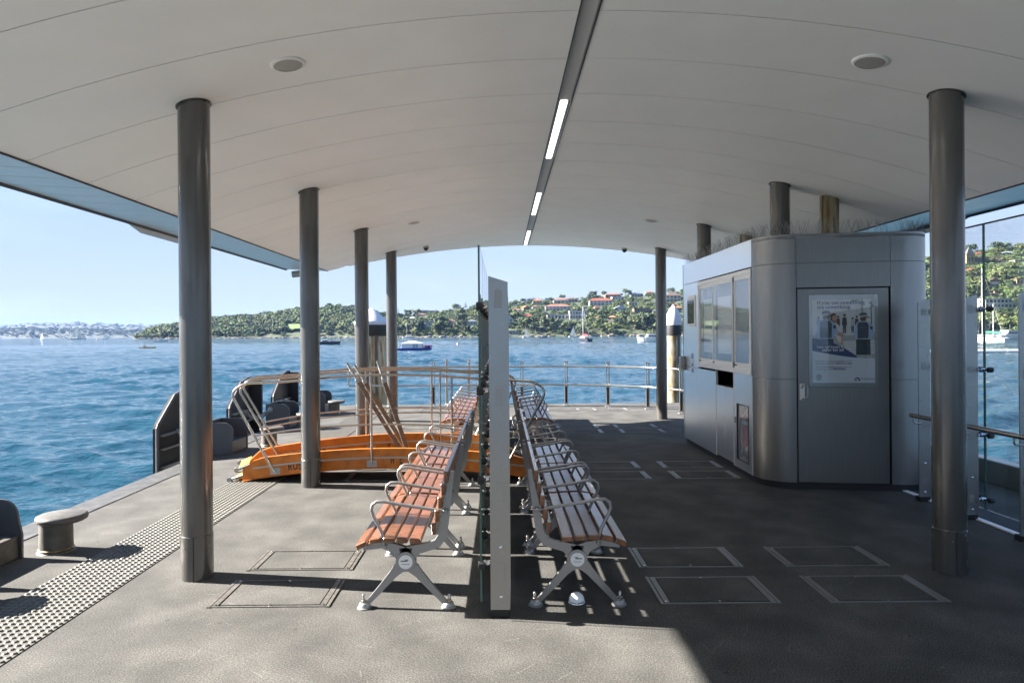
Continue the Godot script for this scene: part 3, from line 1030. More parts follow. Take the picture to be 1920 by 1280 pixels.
func pane(parent: Node, x: float, z0: float, z1: float, y0: float, y1: float) -> void:
	var st := mb()
	bb(st, Vector3(x - 0.005, y0, z0), Vector3(x + 0.005, y1, z1))
	var p := part("glass_panel", st, M.glass, parent)
	st = mb()
	for z in [z0, z1]: bb(st, Vector3(x - 0.0055, y0, z - 0.002), Vector3(x + 0.0055, y1, z + 0.002))
	bb(st, Vector3(x - 0.0055, y1 - 0.001, z0 + 0.003), Vector3(x + 0.0055, y1 + 0.003, z1 - 0.003))
	part("polished_edge", st, M.glass_edge, p)
func build_screen() -> void:
	var s := thing("glass_screen", "tall frameless glass screen on steel plate posts between the two bench rows", "screen", Vector3(-0.017, 0, 0))
	var zs := []
	for i in 15: zs.append(-3.86 - 0.58 * i)
	for i in 15:
		var p := plate_post(s, 0.0, zs[i], 1.93, 0.035, 0.004)
		for y in [0.3, 0.78, 1.28, 1.76]:
			fitting(p, Vector3(-0.045, y, -0.03), -0.06)
		if i == 0:
			for e in [[0.0, 1.8, 0], [0.004, 1.25, 0], [0.004, 0.71, 1], [0.004, 0.26, 1]]:
				var st := mb()
				box(st, Vector3(e[0], e[1], 0.0075), Vector3(0.042, 0.1, 0.003), 0.001)
				part("cover_plate", st, M.galvanised if e[2] == 0 else M.steel, p)
			for y in [0.4, 0.12]:
				var st := mb()
				lathe(st, Vector3(0.006, y, 0.006), [[0.012, 0], [0.011, 0.006], [0.006, 0.01], [0.0001, 0.011]], 12, Basis(Vector3.RIGHT, PI / 2))
				part("dome_bolt", st, M.chrome, p)
	for i in 14: pane(s, -0.107, zs[i + 1] - 0.03 + 0.006, zs[i] - 0.03 - 0.006 + (0.06 if i == 0 else 0.0), 0.1, 2.1)
func build_barrier() -> void:
	var s := thing("glass_barrier", "frameless glass wind barrier on plate posts beside the kiosk, with a steel handrail", "barrier", Vector3(3.97, 0, 0))
	var zs := [-6.41, -5.77, -5.16, -4.52, -3.88, -3.24]
	for i in zs.size():
		var p := plate_post(s, 0.0, zs[i], 1.87, -0.03, 0.0)
		for y in [0.18, 0.72, 1.27, 1.78]:
			fitting(p, Vector3(0.045, y, 0.02), 0.068)
			var st := mb()
			box(st, Vector3(-0.005, y, 0.0075), Vector3(0.045, 0.07, 0.003), 0.001)
			part("fixing_plate", st, M.galvanised, p)
		for y in [0.09, 0.36]:
			var st := mb()
			lathe(st, Vector3(0.0, y, 0.006), [[0.011, 0], [0.01, 0.005], [0.0001, 0.009]], 12, Basis(Vector3.RIGHT, PI / 2))
			part("dome_bolt", st, M.chrome, p)
		if i < zs.size() - 1: pane(s, 0.116, zs[i] + 0.006, zs[i + 1] - 0.006, 0.09, 2.5)
	var st := mb()
	tube(st, [Vector3(-0.12, 0.81, -6.42), Vector3(-0.12, 0.81, -2.9)], 0.021, 14)
	part("handrail", st, M.tube_steel, s)
	for z in zs:
		st = mb()
		tube(st, rounded([Vector3(-0.12, 0.79, z + 0.03), Vector3(-0.12, 0.74, z + 0.03), Vector3(-0.04, 0.735, z + 0.02)], 0.03), 0.008, 8)
		part("rail_bracket", st, M.tube_steel, s)
	st = mb()
	tube(st, [Vector3(0.116, 2.5, -6.41), Vector3(0.116, 2.5, -3.2)], 0.008, 6)
	part("top_cap", st, M.gutter, s)
# ---------------------------------------------------------------- kiosk
const KX := 2.68
func arc2(c: Vector2, r: float, a0: float, a1: float, n: int) -> Array:
	var o := []
	for i in n + 1:
		var a := lerpf(a0, a1, float(i) / n)
		o.append(c + Vector2(cos(a), sin(a)) * r)
	return o
func build_kiosk() -> void:
	var k := thing("kiosk", "grey metal-clad ticket kiosk with rounded corners, sliding windows and a door", "kiosk")
	var top := 2.594
	# plan, walking from the far end of the window wall round the corner: (x, z), outside on the right hand
	var tilt := deg_to_rad(8.0)
	var r := 0.37
	var c1 := Vector2(KX + r, -7.3)
	var corner := arc2(c1, r, PI, PI / 2 + tilt, 14)
	var f0: Vector2 = corner[-1]
	var dir := Vector2(cos(tilt), sin(tilt))
	var f1 := f0 + dir * 0.9
	var nrm := Vector2(-dir.y, dir.x)
	var c2 := f1 + dir * 0.11 - nrm * 0.33
	var corner2 := [f1] + arc2(c2, 0.33, PI / 2 + tilt, 0.0, 12)
	var th := 0.03
	var sk := mb()
	# core, dark, seen only through the joints
	bb(sk, Vector3(KX + 0.26, 0.0, -9.98), Vector3(4.12, top - 0.05, -7.32))
	prism(sk, PackedVector2Array([Vector2(KX + 0.3, 7.33), Vector2(f0.x + 0.02, -f0.y + 0.05), Vector2(f1.x, -f1.y + 0.05), Vector2(c2.x + 0.26, -c2.y + 0.02), Vector2(c2.x + 0.26, 7.33)]), 0.0, top - 0.05, Transform3D(Basis(Vector3(1, 0, 0), Vector3(0, 0, -1), Vector3(0, 1, 0)), Vector3.ZERO))
	part("core", sk, M.black, k)
	var bands := [[0.07, 1.115], [1.119, 2.297], [2.301, top]]
	for b in bands:
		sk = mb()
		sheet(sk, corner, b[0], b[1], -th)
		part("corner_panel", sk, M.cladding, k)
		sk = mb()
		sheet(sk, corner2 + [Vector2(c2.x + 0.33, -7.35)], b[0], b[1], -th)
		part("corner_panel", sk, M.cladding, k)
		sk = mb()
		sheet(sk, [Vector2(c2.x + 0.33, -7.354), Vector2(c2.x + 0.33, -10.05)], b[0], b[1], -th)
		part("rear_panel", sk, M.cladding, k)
	# front: header, panel above door, narrow right panel, door
	var at_front := func(s: float) -> Vector2: return f0 + dir * s
	sk = mb()
	sheet(sk, [at_front.call(0.004), at_front.call(0.896)], 2.301, top, -th)
	part("front_panel", sk, M.cladding, k)
	sk = mb()
	sheet(sk, [at_front.call(0.004), at_front.call(0.896)], 2.05, 2.297, -th)
	part("front_panel", sk, M.cladding, k)
	sk = mb()
	var dz := -nrm * 0.012
	sheet(sk, [at_front.call(0.016) + dz, at_front.call(0.884) + dz], 0.075, 2.035, -th)
	var door := part("door", sk, M.cladding, k)
	# plinth
	sk = mb()
	var pl := []
	for p in corner: pl.append(p + (c1 - p).normalized() * 0.03)
	pl.append(f1 - nrm * 0.03)
	for p in corner2: pl.append(p + (c2 - p).normalized() * 0.03)
	pl.push_front(Vector2(KX + 0.03, -10.0))
	sheet(sk, pl, 0.0, 0.068, -0.02)
	part("plinth", sk, M.rubber, k)
	sk = mb()
	var rp := PackedVector2Array()
	for p in [Vector2(KX + 0.01, -10.04)] + corner + corner2 + [Vector2(c2.x + 0.32, -10.04)]: rp.append(Vector2(p.x, -p.y))
	prism(sk, rp, top - 0.045, top - 0.02, Transform3D(Basis(Vector3(1, 0, 0), Vector3(0, 0, -1), Vector3(0, 1, 0)), Vector3.ZERO))
	part("kiosk_roof", sk, M.roof_skin, k)
	# door handle
	var face := Transform3D(Basis(Vector3(dir.x, 0, dir.y), Vector3.UP, Vector3(nrm.x, 0, nrm.y)), Vector3(f0.x, 0, f0.y) - Vector3(nrm.x, 0, nrm.y) * 0.012)
	sk = mb()
	box(sk, Vector3(0.0, 0, 0.006), Vector3(0.05, 0.165, 0.012), 0.004)
	var hp := part("handle_plate", sk, M.white_trim, door)
	hp.transform = face * Transform3D(Basis.IDENTITY, Vector3(0.055, 0.99, 0))
	sk = mb()
	tube(sk, rounded([Vector3(0.0, 0.07, 0.01), Vector3(0.012, 0.07, 0.045), Vector3(0.04, 0.06, 0.05), Vector3(0.045, -0.04, 0.05), Vector3(0.012, -0.07, 0.045), Vector3(0.0, -0.07, 0.01)], 0.025), 0.008, 8)
	lathe(sk, Vector3(-0.005, 0.045, 0.012), [[0.012, 0], [0.012, 0.006], [0.0001, 0.006]], 12, Basis(Vector3.RIGHT, PI / 2))
	var lv := part("lever", sk, M.galvanised, door)
	lv.transform = hp.transform
	# window wall: header, panels, sliding windows, slot, cabinet doors, lifebuoy cabinet
	var wall := func(called: String, z0: float, z1: float, y0: float, y1: float, m: Material, out := 0.0) -> MeshInstance3D:
		var s2 := mb()
		bb(s2, Vector3(KX - out, y0, -z1 + 0.002), Vector3(KX + th, y1, -z0 - 0.002), 0.002)
		return part(called, s2, m, k)
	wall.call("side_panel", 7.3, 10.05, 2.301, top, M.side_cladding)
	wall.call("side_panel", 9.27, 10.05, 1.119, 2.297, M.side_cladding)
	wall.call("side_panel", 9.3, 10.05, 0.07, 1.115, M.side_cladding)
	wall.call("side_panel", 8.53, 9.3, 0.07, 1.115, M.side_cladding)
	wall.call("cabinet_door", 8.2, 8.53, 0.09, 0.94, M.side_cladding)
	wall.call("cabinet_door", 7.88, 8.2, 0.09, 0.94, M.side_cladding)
	sk = mb()
	bb(sk, Vector3(KX + 0.0, 0.07, -10.05), Vector3(4.25, top, -10.02))
	part("end_panel", sk, M.side_cladding, k)
	# slot
	sk = mb()
	bb(sk, Vector3(KX + 0.2, 0.945, -8.53), Vector3(KX + 0.22, 1.14, -7.88))
	bb(sk, Vector3(KX + 0.01, 0.942, -8.53), Vector3(KX + 0.2, 0.95, -7.88))
	part("slot_recess", sk, M.black, k)
	sk = mb()
	bb(sk, Vector3(KX - 0.004, 0.94, -8.54), Vector3(KX + 0.02, 0.952, -7.87), 0.002)
	bb(sk, Vector3(KX - 0.004, 0.07, -8.537), Vector3(KX + 0.02, 1.14, -8.525), 0.002)
	bb(sk, Vector3(KX - 0.004, 0.07, -7.886), Vector3(KX + 0.02, 1.14, -7.876), 0.002)
	part("slot_trim", sk, M.white_trim, k)
	# windows
	var wf := mb()
	var y0 := 1.145
	var y1 := 2.285
	bb(wf, Vector3(KX - 0.012, y1 - 0.05, -9.27), Vector3(KX + 0.05, y1, -7.305), 0.004)
	bb(wf, Vector3(KX - 0.016, y0 - 0.005, -9.27), Vector3(KX + 0.05, y0 + 0.05, -7.305), 0.004)
	for z in [9.25, 7.325]: bb(wf, Vector3(KX - 0.011, y0 + 0.046, -z - 0.02), Vector3(KX + 0.05, y1 - 0.046, -z + 0.02), 0.004)
	var frame := part("window_frame", wf, M.white_trim, k)
	var splits := [[9.23, 8.575, 0.0], [8.6, 7.87, 0.016], [7.83, 7.345, 0.004]]
	for i in 3:
		var za: float = -splits[i][0]
		var zb: float = -splits[i][1]
		var ox: float = KX - splits[i][2]
		var s3 := mb()
		bb(s3, Vector3(ox, y0 + 0.05, za), Vector3(ox + 0.014, y0 + 0.115, zb), 0.002)
		bb(s3, Vector3(ox, y1 - 0.1, za), Vector3(ox + 0.014, y1 - 0.05, zb), 0.002)
		for z in [za, zb]: bb(s3, Vector3(ox, y0 + 0.115, z - 0.012), Vector3(ox + 0.014, y1 - 0.1, z + 0.012), 0.002)
		var sash := part("window", s3, M.white_trim, k)
		s3 = mb()
		bb(s3, Vector3(ox + 0.004, y0 + 0.11, za + 0.01), Vector3(ox + 0.01, y1 - 0.096, zb - 0.01))
		part("pane", s3, M.pane, sash)
		# notices taped behind the glass
		s3 = mb()
		bb(s3, Vector3(ox + 0.03, y0 + 0.2, za + 0.12), Vector3(ox + 0.033, y1 - 0.25, zb - 0.13))
		if i != 2: part("notice", s3, M.paper, sash)
		if i == 0:
			s3 = mb()
			bb(s3, Vector3(ox + 0.028, y1 - 0.34, za + 0.13), Vector3(ox + 0.0295, y1 - 0.27, zb - 0.14))
			bb(s3, Vector3(ox + 0.028, y0 + 0.5, za + 0.13), Vector3(ox + 0.0295, y0 + 0.54, zb - 0.14))
			part("notice_heading", s3, M.notice_green, sash)
			s3 = mb()
			for q in 9: bb(s3, Vector3(ox + 0.028, y0 + 0.24 + q * 0.027, za + 0.16), Vector3(ox + 0.0295, y0 + 0.247 + q * 0.027, zb - 0.2 - 0.05 * (q % 3)))
			part("notice_print", s3, M.print_grey, sash)
		s3 = mb()
		box(s3, Vector3(ox - 0.006, y0 + 0.085, za + 0.05), Vector3(0.012, 0.014, 0.05), 0.003)
		part("latch", s3, M.black, sash)
	sk = mb()
	bb(sk, Vector3(KX + 0.12, y0, -9.26), Vector3(KX + 0.13, y1, -7.32))
	part("blind", sk, M.print_grey, k)
	# little framed sign, blue label and grey box by the far corner
	sk = mb()
	bb(sk, Vector3(KX - 0.012, 1.69, -9.8), Vector3(KX, 2.12, -9.4), 0.004)
	var sg := part("sign_frame", sk, M.white_trim, k)
	sk = mb()
	bb(sk, Vector3(KX - 0.015, 1.73, -9.76), Vector3(KX - 0.0125, 2.06, -9.44))
	part("sign_face", sk, M.dark_glass, sg)
	sk = mb()
	bb(sk, Vector3(KX - 0.003, 1.04, -9.62), Vector3(KX - 0.001, 1.32, -9.52))
	var lb := part("label_strip", sk, M.white_trim, k)
	sk = mb()
	for e in [[1.05, 1.1], [1.13, 1.17], [1.24, 1.31]]: bb(sk, Vector3(KX - 0.0045, e[0], -9.61), Vector3(KX - 0.0032, e[1], -9.53))
	part("label_print", sk, M.notice_blue, lb)
	sk = mb()
	bb(sk, Vector3(KX - 0.075, 1.06, -10.02), Vector3(KX - 0.001, 1.26, -9.93), 0.008)
	part("switch_box", sk, M.galvanised, k)
	# lifebuoy cabinet: panel with a rounded opening
	var hole := [Vector2(7.42, 0.17), Vector2(7.42, 0.74), Vector2(7.47, 0.79), Vector2(7.74, 0.79), Vector2(7.77, 0.76), Vector2(7.77, 0.2), Vector2(7.74, 0.17)]
	sk = mb()
	for e in [[7.3, 7.42, 0.07, 1.14], [7.77, 7.874, 0.07, 1.14], [7.42, 7.77, 0.07, 0.17], [7.42, 7.77, 0.79, 1.14]]:
		bb(sk, Vector3(KX, e[2], -e[1]), Vector3(KX + th, e[3], -e[0]))
	var cabinet := part("cabinet_door", sk, M.side_cladding, k)
	sk = mb()
	for e in [[7.41, 7.78, 0.163, 0.172], [7.41, 7.78, 0.788, 0.797], [7.41, 7.42, 0.172, 0.788], [7.77, 7.78, 0.172, 0.788]]:
		bb(sk, Vector3(KX - 0.004, e[2], -e[1]), Vector3(KX + 0.01, e[3], -e[0]))
	part("window_trim", sk, M.rubber, cabinet)
	sk = mb()
	bb(sk, Vector3(KX + 0.01, 0.172, -7.77), Vector3(KX + 0.014, 0.788, -7.42))
	part("pane", sk, M.pane, cabinet)
	sk = mb()
	bb(sk, Vector3(KX + 0.24, 0.1, -7.87), Vector3(KX + 0.25, 0.9, -7.32))
	part("cabinet_back", sk, M.print_grey, k)
	for e in [7.294, 7.878]:
		sk = mb()
		bb(sk, Vector3(KX - 0.003, 0.07, -e - 0.004), Vector3(KX + 0.02, 1.14, -e + 0.004))
		part("edge_strip", sk, M.white_trim, k)
	sk = mb()
	box(sk, Vector3(KX - 0.006, 0.6, -7.83), Vector3(0.012, 0.07, 0.014), 0.003)
	part("cabinet_latch", sk, M.galvanised, k)
	# bird spikes along the roof edge
	rng.seed = 40
	sk = mb()
	var line: Array = []
	var zz := -10.0
	while zz < -7.32:
		line.append(Vector2(KX + 0.06, zz))
		zz += 0.035
	for p in arc2(c1, r - 0.06, PI, PI / 2 + tilt, 16): line.append(p)
	for i in 26: line.append(f0 - nrm * 0.06 + dir * (i * 0.036))
	for p in arc2(c2, 0.27, PI / 2 + tilt, 0.0, 16): line.append(p)
	for p in line:
		for q in 3:
			var a := rng.randf() * TAU
			var lean := 0.05 + rng.randf() * 0.03
			var b0 := Vector3(p.x, top - 0.02, p.y)
			tube(sk, [b0, b0 + Vector3(cos(a) * lean, 0.12 + rng.randf() * 0.05, sin(a) * lean)], 0.0014, 3, 1.0, false)
	var sp := part("bird_spikes", sk, M.galvanised, k)
	sp.set_meta("kind", "stuff")
	build_lifebuoy()
	build_poster(face)
func build_lifebuoy() -> void:
	var l := thing("lifebuoy", "red lifebuoy with white bands hanging inside the kiosk's glazed cabinet", "lifebuoy", Vector3(KX + 0.088, 0.49, -7.5))
	var st := mb()
	var turn := Basis(Vector3(0, 0, 1), PI / 2)
	torus(st, Vector3.ZERO, 0.24, 0.052, turn, 36, 12)
	part("ring", st, M.red_ring, l)
	for a in [0.35, 1.92, 3.49, 5.06]:
		st = mb()
		for i in 5:
			for s in 12:
				var f := func(ii: int, kk: int) -> Array:
					var t: float = a + ii * 0.055
					var b := TAU * kk / 12
					var o := Vector3(cos(t) * cos(b), sin(b), sin(t) * cos(b))
					return [turn * (Vector3(cos(t), 0, sin(t)) * 0.24 + o * 0.0535), turn * o]
				var p0: Array = f.call(i, s)
				var p1: Array = f.call(i + 1, s)
				var p2: Array = f.call(i + 1, s + 1)
				var p3: Array = f.call(i, s + 1)
				soft(st, p0[0], p1[0], p2[0], p3[0], p0[1], p1[1], p2[1], p3[1])
		part("band", st, M.white_trim, l)
	st = mb()
	tube(st, rounded([Vector3(-0.05, 0.25, -0.02), Vector3(-0.06, 0.18, -0.17), Vector3(-0.065, 0.05, -0.2), Vector3(-0.06, -0.12, -0.23), Vector3(-0.055, -0.2, -0.18), Vector3(-0.06, -0.25, -0.22)], 0.06), 0.006, 6)
	part("rope", st, M.rope, l)
	st = mb()
	box(st, Vector3(0.02, 0.27, 0), Vector3(0.16, 0.012, 0.012), 0.002)
	part("hook", st, M.galvanised, l)

# ---------------------------------------------------------------- poster
func fill_ellipse(img: Image, cx: float, cy: float, rx: float, ry: float, c: Color) -> void:
	for y in range(maxi(0, int(cy - ry)), mini(img.get_height(), int(cy + ry) + 2)):
		for x in range(maxi(0, int(cx - rx)), mini(img.get_width(), int(cx + rx) + 2)):
			var d := Vector2((x - cx) / rx, (y - cy) / ry).length()
			if d < 1.0: img.set_pixel(x, y, c)
func fill_poly(img: Image, pts: Array, c: Color) -> void:
	var poly := PackedVector2Array()
	var lo := Vector2(1e9, 1e9)
	var hi := Vector2.ZERO
	for p in pts:
		var v := Vector2(p[0], p[1])
		poly.append(v)
		lo = lo.min(v)
		hi = hi.max(v)
	for y in range(maxi(0, int(lo.y)), mini(img.get_height(), int(hi.y) + 1)):
		for x in range(maxi(0, int(lo.x)), mini(img.get_width(), int(hi.x) + 1)):
			if Geometry2D.is_point_in_polygon(Vector2(x + 0.5, y + 0.5), poly): img.set_pixel(x, y, c)
func passer_by(img: Image, x: float, y: float, s: float, top: Color, legs: Color, hair: Color) -> void:
	fill_poly(img, [[x - 9 * s, y + 14 * s], [x + 9 * s, y + 14 * s], [x + 12 * s, y + 50 * s], [x + 7 * s, y + 52 * s], [x - 8 * s, y + 52 * s], [x - 12 * s, y + 48 * s]], top)
	fill_poly(img, [[x - 8 * s, y + 50 * s], [x + 8 * s, y + 50 * s], [x + 7 * s, y + 92 * s], [x + 1 * s, y + 92 * s], [x, y + 64 * s], [x - 2 * s, y + 92 * s], [x - 7 * s, y + 92 * s]], legs)
	fill_ellipse(img, x, y + 5 * s, 5.6 * s, 7.5 * s, Color(0.72, 0.55, 0.47))
	fill_ellipse(img, x, y + 1 * s, 6.2 * s, 5.5 * s, hair)
func officer(img: Image, x: float, y: float, s: float) -> void:
	var shirt := Color(0.63, 0.72, 0.86)
	var vest := Color(0.2, 0.23, 0.31)
	fill_poly(img, [[x - 34 * s, y + 52 * s], [x - 18 * s, y + 38 * s], [x + 22 * s, y + 40 * s], [x + 46 * s, y + 56 * s], [x + 56 * s, y + 92 * s], [x + 84 * s, y + 116 * s], [x + 78 * s, y + 126 * s], [x + 44 * s, y + 112 * s], [x + 36 * s, y + 140 * s], [x - 32 * s, y + 140 * s], [x - 44 * s, y + 110 * s]], shirt)
	fill_poly(img, [[x + 60 * s, y + 100 * s], [x + 86 * s, y + 114 * s], [x + 80 * s, y + 127 * s], [x + 54 * s, y + 116 * s]], Color(0.72, 0.55, 0.47))
	fill_poly(img, [[x - 26 * s, y + 50 * s], [x - 12 * s, y + 44 * s], [x + 22 * s, y + 46 * s], [x + 30 * s, y + 62 * s], [x + 28 * s, y + 128 * s], [x - 26 * s, y + 130 * s]], vest)
	fill_poly(img, [[x - 20 * s, y + 70 * s], [x + 18 * s, y + 70 * s], [x + 18 * s, y + 76 * s], [x - 20 * s, y + 76 * s]], Color(0.3, 0.33, 0.42))
	fill_poly(img, [[x - 33 * s, y + 136 * s], [x + 36 * s, y + 136 * s], [x + 38 * s, y + 215 * s], [x - 34 * s, y + 215 * s]], Color(0.09, 0.12, 0.22))
	fill_poly(img, [[x - 33 * s, y + 134 * s], [x + 36 * s, y + 134 * s], [x + 36 * s, y + 143 * s], [x - 33 * s, y + 143 * s]], Color(0.05, 0.05, 0.08))
	fill_ellipse(img, x + 42 * s, y + 74 * s, 7 * s, 9 * s, Color(0.1, 0.13, 0.28))
	fill_ellipse(img, x + 4 * s, y + 24 * s, 15 * s, 19 * s, Color(0.7, 0.52, 0.44))
	fill_poly(img, [[x - 14 * s, y + 22 * s], [x + 16 * s, y + 18 * s], [x + 14 * s, y + 34 * s], [x - 10 * s, y + 38 * s]], Color(0.3, 0.22, 0.16))
	fill_ellipse(img, x + 3 * s, y + 6 * s, 21 * s, 12 * s, Color(0.22, 0.25, 0.33))
	fill_poly(img, [[x - 17 * s, y + 10 * s], [x + 24 * s, y + 6 * s], [x + 26 * s, y + 14 * s], [x - 16 * s, y + 18 * s]], Color(0.78, 0.8, 0.84))
	for q in 6: fill_poly(img, [[x + (-15 + q * 7) * s, y + (11 - q * 0.6) * s], [x + (-11.5 + q * 7) * s, y + (11 - q * 0.6) * s], [x + (-11.5 + q * 7) * s, y + (15 - q * 0.6) * s], [x + (-15 + q * 7) * s, y + (15 - q * 0.6) * s]], Color(0.16, 0.18, 0.28))
	fill_poly(img, [[x + 18 * s, y + 15 * s], [x + 36 * s, y + 18 * s], [x + 34 * s, y + 23 * s], [x + 16 * s, y + 20 * s]], Color(0.12, 0.14, 0.2))
func build_poster(face: Transform3D) -> void:
	# print, 594 x 841 mm, drawn at 420 x 594
	var W := 420
	var H := 594
	var img := Image.create(W, H, false, Image.FORMAT_RGB8)
	img.fill(Color(0.83, 0.86, 0.9))
	var blur := FastNoiseLite.new()
	blur.seed = 61
	blur.frequency = 0.02
	for y in 420:
		for x in W:
			var v := blur.get_noise_2d(x * 1.6, y * 0.6) * 0.05
			var g := 0.86 + v
			if y > 255: g = 0.7 + v
			img.set_pixel(x, y, Color(g * 0.97, g * 0.985, g))
	# street behind: poles, trees, crossing stripes
	fill_poly(img, [[330, 0], [341, 0], [344, 150], [332, 150]], Color(0.6, 0.6, 0.62))
	fill_poly(img, [[393, 20], [400, 20], [403, 190], [394, 190]], Color(0.4, 0.42, 0.45))
	for e in [[392, 28, 12], [402, 48, 13], [390, 66, 9], [276, 12, 16], [300, 8, 12]]: fill_ellipse(img, e[0], e[1], e[2], e[2] * 0.7, Color(0.55, 0.57, 0.54))
	for q in 9: fill_poly(img, [[205 + q * 4, 300 + q * 11], [420, 292 + q * 11], [420, 297 + q * 11], [205 + q * 4, 306 + q * 11]], Color(0.93, 0.94, 0.95))
	passer_by(img, 42, 126, 1.0, Color(0.55, 0.63, 0.76), Color(0.2, 0.22, 0.3), Color(0.2, 0.16, 0.14))
	passer_by(img, 176, 122, 1.1, Color(0.36, 0.22, 0.2), Color(0.2, 0.18, 0.22), Color(0.14, 0.1, 0.09))
	passer_by(img, 218, 110, 1.45, Color(0.16, 0.15, 0.19), Color(0.2, 0.18, 0.24), Color(0.16, 0.12, 0.1))
	passer_by(img, 272, 134, 1.15, Color(0.72, 0.72, 0.74), Color(0.22, 0.26, 0.36), Color(0.2, 0.14, 0.1))
	passer_by(img, 300, 122, 1.2, Color(0.18, 0.19, 0.23), Color(0.15, 0.16, 0.2), Color(0.15, 0.12, 0.1))
	# woman in a light top
	fill_ellipse(img, 144, 134, 23, 36, Color(0.17, 0.11, 0.09))
	fill_poly(img, [[126, 176], [146, 166], [176, 180], [198, 230], [204, 300], [180, 306], [150, 250], [130, 230]], Color(0.9, 0.84, 0.82))
	fill_ellipse(img, 150, 134, 16, 22, Color(0.79, 0.6, 0.51))
	fill_poly(img, [[196, 226], [206, 240], [206, 318], [194, 318]], Color(0.77, 0.58, 0.5))
	officer(img, 90, 88, 1.45)
	officer(img, 340, 104, 1.36)
	# blue swoosh and white foot
	var sw := [[0, 275]]
	for i in 13: sw.append([i * 25, 275 + 2.3 * i + 0.72 * i * i])
	for i in 13: sw.append([(12 - i) * 25, 418 - pow(i / 12.0, 1.3) * 52])
	fill_poly(img, sw, Color(0.1, 0.19, 0.45))
	var ft := [[0, 366]]
	for i in 15: ft.append([i * 30, 366 + 56 * sin(i / 14.0 * PI * 0.5)])
	ft.append([420, 594])
	ft.append([0, 594])
	fill_poly(img, ft, Color(0.84, 0.87, 0.91))
	# round badge and wave mark
	for y in range(534, 575):
		for x in range(22, 64):
			var d := Vector2(x - 43, y - 552).length()
			if (d < 17 and d > 12.5) or d < 6: img.set_pixel(x, y, Color(0.2, 0.23, 0.3))
	fill_poly(img, [[22, 574], [64, 574], [64, 577], [22, 577]], Color(0.4, 0.43, 0.5))
	fill_poly(img, [[276, 576], [288, 560], [304, 553], [316, 562], [322, 580], [312, 580], [306, 566], [294, 566]], Color(0.12, 0.26, 0.55))
	fill_poly(img, [[276, 578], [290, 572], [304, 576], [300, 581], [284, 581]], Color(0.75, 0.45, 0.2))
	img.generate_mipmaps()
	var pm := StandardMaterial3D.new()
	pm.albedo_texture = ImageTexture.create_from_image(img)
	pm.roughness = 0.35
	var w := 0.594
	var h := 0.841
	var tf := face * Transform3D(Basis.IDENTITY, Vector3(0.155, 1.085, 0.002))
	var p := thing("poster_frame", "framed police information poster in a steel display on the kiosk door", "poster")
	p.transform = tf
	var st := mb()
	var b := 0.032
	bb(st, Vector3(-b, -b - 0.01, 0.0), Vector3(w + b, h + b + 0.018, 0.008), 0.003)
	part("backing", st, M.steel, p)
	st = mb()
	quad_uv(st, Vector3(0, h, 0.0095), Vector3(w, h, 0.0095), Vector3(w, 0, 0.0095), Vector3(0, 0, 0.0095))
	var sheet_ := part("print", st, pm, p)
	st = mb()
	bb(st, Vector3(-b + 0.004, -b - 0.006, 0.0135), Vector3(w + b - 0.004, h + b + 0.014, 0.016))
	part("cover_glass", st, M.glass, p)
	var s := w / 420.0
	for e in [["If you see something", 30, 44, 23, M.navy], ["say something", 30, 75, 23, M.navy], ["Your call keeps it", 28, 352, 15.5, M.white_print], ["safer for all", 64, 377, 19, M.white_print],
			["If you see a crime or an emergency that is", 20, 449, 9.5, M.print_grey], ["happening right now, call", 20, 466, 9.5, M.print_grey], ["Triple Zero (000)", 157, 466, 10, M.navy],
			["If you have information about crime, call", 20, 490, 9.5, M.print_grey], ["Crime Stoppers on", 20, 506, 9.5, M.print_grey], ["1800 333 000", 134, 506, 10.5, M.navy], ["Transport", 322, 580, 17, M.print_grey]]:
		lettering(sheet_, e[0], e[3] * s, e[4], Transform3D(Basis.IDENTITY, Vector3(e[1] * s, h - e[2] * s, 0.0105)), 700 if e[4] != M.print_grey else 400)
